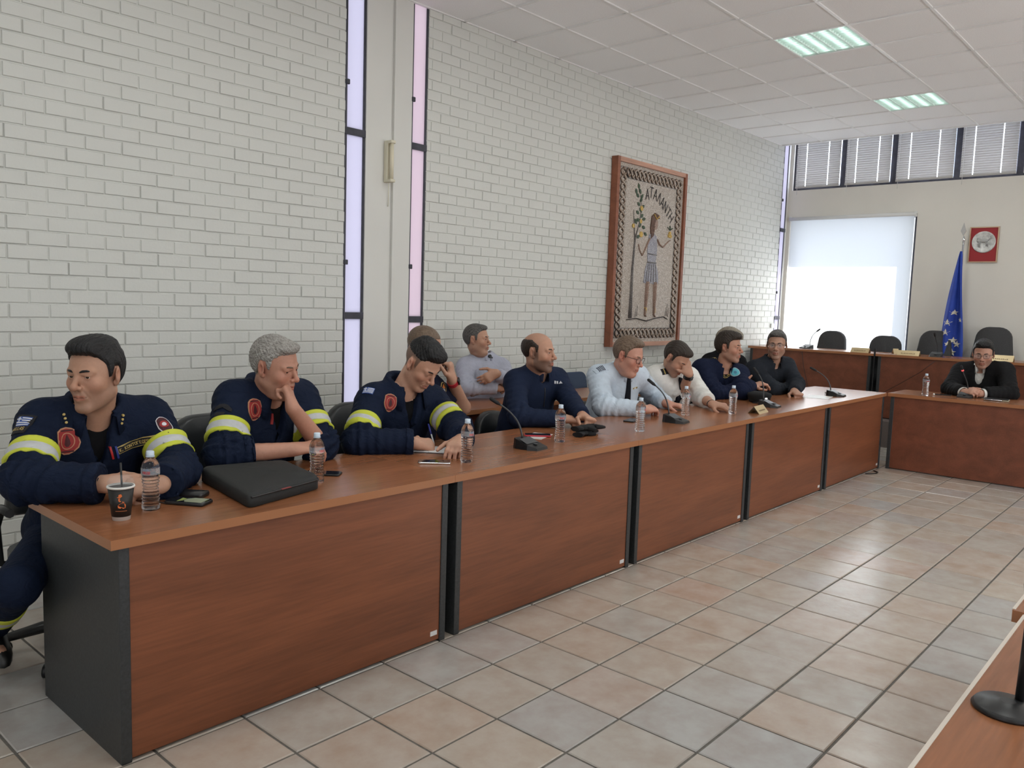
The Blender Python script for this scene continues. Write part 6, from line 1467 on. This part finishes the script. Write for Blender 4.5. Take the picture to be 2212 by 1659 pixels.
# 5 ---- man in pale shirt with folded arms at the wall
M_lshirt = cloth('pale_grey_shirt', (.40, .41, .49), .75, .35)
p5 = person(5, 'man in a pale grey shirt with folded arms, leaning back by the brick wall', dict(tone=(.45, .26, .185), hair=M_hsalt, hairp=dict(front=.072, side=.004, back=.006, topt=.011, lumps=[((0, .05, .092), (.050, .034, .020))], strand=.0015, dirn='y'), eye=.6, gaze=(.2, 1, 0), fade=.6, fadecol=(.06, .055, .05), beard=.18, beardcol=(.12, .1, .09), jaw=1.05, cheek=1.05, neck=1.08, chin2=1,
    cloth=M_lshirt, trousers=cloth('grey_trousers', (.05, .05, .06), .8), topname='shirt', infl=.012, fold=.006, ra=(.062, .056), rf=(.052, .040), neckhole=.062, lean=-.04, belly=1.12, w=1.05, handR=((.9, .25, .05), (.1, -.6, .6), 'relax'), handL=((-.86, .25, -.42), (-.35, -.85, .2), 'relax'), cut={'R': ('F', .95), 'L': ('F', .90)}))
collar(p5, M_lshirt, .062, .036, .014, 26, .030, .022, tipx=.008)
t_ = patch(p5, 'lapel_microphone', (3.597, 1.80, 1.095), [(disc(.014), M_bplast, .012), (rect(.022, .010, .016, -.012), M_bplast, .008)])

# 6 ---- balding bearded man in navy zip sweater
M_nsweat = cloth('navy_sweater', (.013, .020, .045), .85, .25)
p6 = person(6, 'balding bearded man in a navy quarter-zip sweater, looking right', dict(tone=(.46, .265, .19), hair=M_hbrown, hairp=dict(front=.076, side=.004, back=.006, topt=.004, strand=.0010, dirn='m', bald=.080, baldslope=.75), browm=M_hbrown, eye=.6, gaze=(.2, 1, 0), beard=.72, beardcol=(.07, .045, .035), fade=.12, fadecol=(.1, .07, .06), jaw=1.05, cheek=1.06, neck=1.1,
    cloth=M_nsweat, trousers=cloth('dark_trousers', (.02, .02, .025), .8), topname='sweater', infl=.012, fold=.0045, ra=(.062, .055), rf=(.052, .042), neckhole=.066, vneck=.05, under=M_blackt, belly=1.15, w=1.06, handR=((.75, -.60, -.08), (.0, -.35, .93), 'fist'), handL=((-.3, -.9, -.1), (.2, -.2, .95), 'fist')))
collar(p6, M_nsweat, .068, .046, .014, 34, .030, .025, tipx=.006)
patch(p6, 'chest_logo', (3.201, .80, 1.0), [(rect(.010, .018, -.018, 0), M_fwhite, .003), (rect(.010, .018, -.003, 0), M_fwhite, .003), ([(.006, -.009), (.03, -.009), (.018, .012)], M_fwhite, .003)])
strip(p6, 'zip', chest_line(p6, .06, .32), [.006] * 8, M_bplast, .004)

# 7 ---- officer in light-blue shirt and tie, glasses
M_bshirt = cloth('light_blue_shirt', (.54, .62, .71), .75, .35); M_tie = cloth('black_tie', (.008, .009, .014), .6, .1)
p7 = person(7, 'officer in a light-blue shirt, black tie and glasses, leaning over the desk', dict(tone=(.53, .285, .22), hair=M_hfair, hairp=dict(front=.078, side=.006, back=.010, topt=.012, strand=.0020, dirn='y', temple=.02, lumps=[((0, .03, .10), (.05, .05, .018))]), browm=M_hfair, eye=.4, gaze=(0, 1, -.3), red=1.0, jaw=1.10, cheek=1.10, neck=1.14, chin2=1, fade=.25, fadecol=(.16, .11, .08),
    cloth=M_bshirt, trousers=cloth('slate_trousers', (.03, .035, .05), .8), topname='shirt', infl=.013, fold=.0065, ra=(.064, .060), rf=(.056, .044), neckhole=.066, belly=1.15, w=1.06, handR=((.90, -.10, .02), (.05, -.35, .93), 'relax'), handL=((.3, -.8, -.05), (0, 0, 1), 'relax'), cut={'R': ('F', .93), 'L': ('F', .93)}))
collar(p7, M_bshirt, .066, .038, .015, 24, .032, .024, tipx=.010)
strip(p7, 'tie', chest_line(p7, -.06, .62, 10), [.030, .036, .040, .046, .052, .056, .060, .064, .066, .066], M_tie, .008)
glasses(p7, mat('dark_rims', (.03, .012, .012), .3)); watch(p7, 'R', M_bplast, M_bplast, -.035, .036, .03)
patch(p7, 'shoulder_board', (3.754, .85, 1.066), [(rect(.05, .11), M_bshirt, .004)] + [(rect(.046, .006, 0, .012 * k), mat('board_stripe', (.05, .06, .09), .6), .006) for k in (-2, -1, 0, 1, 2)], upv=tuple(unit(A3(POSE[7]['SR']) - A3(POSE[7]['N']))))
patch(p7, 'ribbon_bar', (4.057, .75, .921), [(rect(.055, .010), M_gold, .004), (rect(.014, .009, -.012, 0), M_fwhite, .005), (rect(.010, .009, .016, 0), M_bblack, .005)], roll=.1)

# 8 ---- officer in white shirt, hand over his forehead
M_wshirt = cloth('white_shirt', (.70, .69, .66), .75, .3)
p8 = person(8, 'officer in a white shirt and black tie holding his hand over his forehead', dict(tone=(.46, .265, .19), hair=M_hbrown, hairp=dict(front=.068, side=.006, back=.009, topt=.014, lumps=[((0, .05, .090), (.055, .038, .024))], strand=.0020, dirn='y'), browm=M_hbrown, eye=.2, gaze=(0, 1, -.5), beard=.4, beardcol=(.10, .075, .065), fade=.4, fadecol=(.06, .05, .045),
    cloth=M_wshirt, trousers=M_navyt, topname='shirt', infl=.013, fold=.0060, ra=(.064, .062), rf=(.058, .052), neckhole=.066, belly=1.05, handR=((-.12, .30, .94), (-.45, -.86, .2), 'brow'), handL=((.55, -.80, -.04), (-.2, -.2, .95), 'relax'), cut={'R': ('F', .12), 'L': ('F', .45)}))
collar(p8, M_wshirt, .066, .036, .015, 24, .032, .024, tipx=.010)
strip(p8, 'tie', chest_line(p8, -.06, .36, 10), [.030, .036, .040, .046, .052, .056, .060, .064, .066, .066], M_tie, .008)
patch(p8, 'shoulder_board', (4.657, .85, 1.011), [(rect(.05, .11), M_bblack, .004), (rect(.046, .008, 0, .03), M_gold, .006), (rect(.046, .008, 0, -.03), M_gold, .006)], upv=tuple(unit(A3(POSE[8]['SR']) - A3(POSE[8]['N']))))
watch(p8, 'R', M_bplast, M_bplast, -.02, .034, .028); watch(p8, 'L', M_bplast, M_bplast, -.005, .032, .008, 'bracelet', False)

# 9 ---- officer in dark blue uniform looking right
M_duni = cloth('dark_blue_uniform', (.009, .013, .034), .8, .4)
p9 = person(9, 'man in a dark blue uniform with gold shoulder stripe and round turquoise badge', dict(tone=(.47, .26, .19), hair=M_hbrown, hairp=dict(front=.066, side=.009, back=.014, topt=.020, lumps=[((0, .055, .090), (.058, .042, .030)), ((0, -.01, .105), (.06, .07, .024))], strand=.0030, dirn='m'), browm=M_hbrown, eye=.6, gaze=(.2, 1, 0), beard=.3, beardcol=(.12, .09, .075), red=.7,
    cloth=M_duni, trousers=M_navyt, topname='uniform_jacket', infl=.016, fold=.0060, ra=(.063, .058), rf=(.056, .046), neckhole=.068, vneck=.09, under=M_blackt, handR=((.90, -.25, .12), (-.2, -.9, .25), 'relax', .8), handL=((-.55, -.75, .10), (.2, -.4, .85), 'relax')))
collar(p9, M_duni, .070, .040, .020, 44, .032, .03, tipx=.008)
patch(p9, 'shoulder_board', (5.561, .90, 1.092), [(rect(.05, .10), M_bblack, .004), (rect(.048, .010, 0, -.005), M_gold, .006), (rect(.040, .006, 0, .016), M_gold, .006)], upv=tuple(unit(A3(POSE[9]['SR']) - A3(POSE[9]['N']))))
patch(p9, 'round_badge', (5.547, .70, .974), [(disc(.042), mat('badge_pale', (.36, .46, .50), .6), .004), (disc(.036), mat('badge_turquoise', (.10, .42, .50), .6), .005), (disc(.014), mat('badge_blue', (.06, .2, .3), .6), .006)])
patch(p9, 'name_tape', (5.461, .75, .941), [(rect(.075, .034), M_gold, .003), (rect(.075, .026), M_bblack, .004), (rect(.06, .008), M_gold, .005)])

# 10 --- person in black behind, mostly hidden
p10 = person(10, 'person in black with pale tousled hair, mostly hidden behind the man in dark blue', dict(tone=SK, hb=.016, hair=M_hblond, hairp=dict(front=.062, side=.014, back=.024, topt=.026, lumps=[((0, .045, .090), (.062, .046, .034)), ((.02, -.09, .02), (.05, .045, .05))], strand=.0036, dirn='m'), eye=.5,
    cloth=cloth('black_top', (.008, .008, .010), .85), trousers=M_blackt, topname='black_top', infl=.014, fold=.005, neckhole=.064, handR=((0, -1, 0), (0, 0, 1), 'relax'), handL=((0, -1, 0), (0, 0, 1), 'relax')))

# 11 --- man in charcoal sweater looking at the camera
M_char = cloth('charcoal_sweater', (.020, .023, .030), .85, .3)
p11 = person(11, 'man in a charcoal sweater leaning on the farthest desk, facing the camera', dict(tone=(.42, .25, .185), hair=M_hsalt, hairp=dict(front=.070, side=.006, back=.008, topt=.013, lumps=[((0, .05, .092), (.055, .036, .020))], strand=.0020, dirn='m'), browm=M_hbrown, eye=.55, gaze=(0, 1, 0), beard=.25, beardcol=(.13, .1, .09), fade=.4, fadecol=(.08, .07, .065), jaw=1.05,
    cloth=M_char, trousers=M_blackt, topname='sweater', infl=.013, fold=.0050, ra=(.063, .057), rf=(.054, .044), neckhole=.064, vneck=.07, handR=((.8, .2, .0), (0, -.3, .9), 'relax'), handL=((-.55, -.6, -.15), (-.2, -.3, .9), 'fist')))
collar(p11, M_char, .068, .036, .016, 46, .028, .03, tipx=.006); glasses(p11, mat('thin_rims', (.08, .07, .07), .3), False)

# 12 --- man in dark suit at the head of the room
M_suit = cloth('black_suit', (.011, .011, .012), .75, .35)
p12 = person(12, 'man in a black suit and white open-necked shirt speaking into a microphone', dict(tone=(.47, .265, .20), hair=M_hdark, hairp=dict(front=.068, side=.008, back=.010, topt=.018, lumps=[((0, .048, .095), (.060, .044, .028))], strand=.0024, dirn='m'), eye=.4, gaze=(0, 1, -.3), beard=.25, beardcol=(.12, .09, .08), jaw=1.06, cheek=1.06,
    cloth=M_suit, trousers=M_suit, topname='suit_jacket', infl=.020, fold=.0045, ra=(.064, .058), rf=(.057, .046), neckhole=.070, vneck=.42, under=M_wshirt, undername='shirt', uhole=.058, lean=.10, handR=((-.45, -.80, .20), (-.55, .3, .75), 'clasp'), handL=((-.35, .85, .15), (-.55, -.3, .75), 'clasp'), cut={'R': ('F', .90), 'L': ('F', .90)}))
collar(p12, M_wshirt, .062, .040, .012, 34, .032, .026, tipx=.010, off=(.0, .004)); collar(p12, M_suit, .078, .034, .020, 80, .034, .05, 'lapel')
glasses(p12, mat('clear_rims', (.12, .10, .10), .25))
for sd in 'RL': watch(p12, sd, M_wshirt, M_wshirt, -.018, .041, .022, 'shirt_cuff', False)
for k in (.12, .24, .36): patch(p12, 'button', tuple(lerp(p12.J['N'], p12.J['P'], k) + p12.J['fwd'] * .14), [(disc(.005, n=8), M_bplast, .003)], bvh=p12.bvh)

# ------------------------------------------------------------------ chairs under the seated row
for P_, lab, fab in ((p1, 'black leather office chair of the man at the near corner', M_leather), (p2, 'black leather office chair of the grey-haired man', M_leather), (p3, 'black leather office chair of the young man writing', M_leather), (p4, 'black office chair of the man with the red watch', M_leather),
                     (p6, 'black office chair of the bearded man in navy', M_leather), (p7, 'black office chair of the officer in light blue', M_leather), (p8, 'black office chair of the officer in white', M_leather), (p9, 'black office chair of the man in dark blue', M_leather),
                     (p11, 'black office chair of the man in charcoal', M_leather), (p12, 'black office chair of the man in the suit', M_leather)):
    f = P_.J['fwd']; az = math.atan2(f[1], f[0]) + PI / 2
    off = A3((f[0], f[1], 0)) * -.0
    office_chair(lab, (P_.J['P'][0] - f[0] * .02, P_.J['P'][1] - f[1] * .02, 0), az, 'office chairs under the seated people', fab, (.36 if P_ in (p1, p2, p3) else .20), (.46, .40) if P_ in (p1, p2, p3) else (.38, .32), .455, P_ is p1)
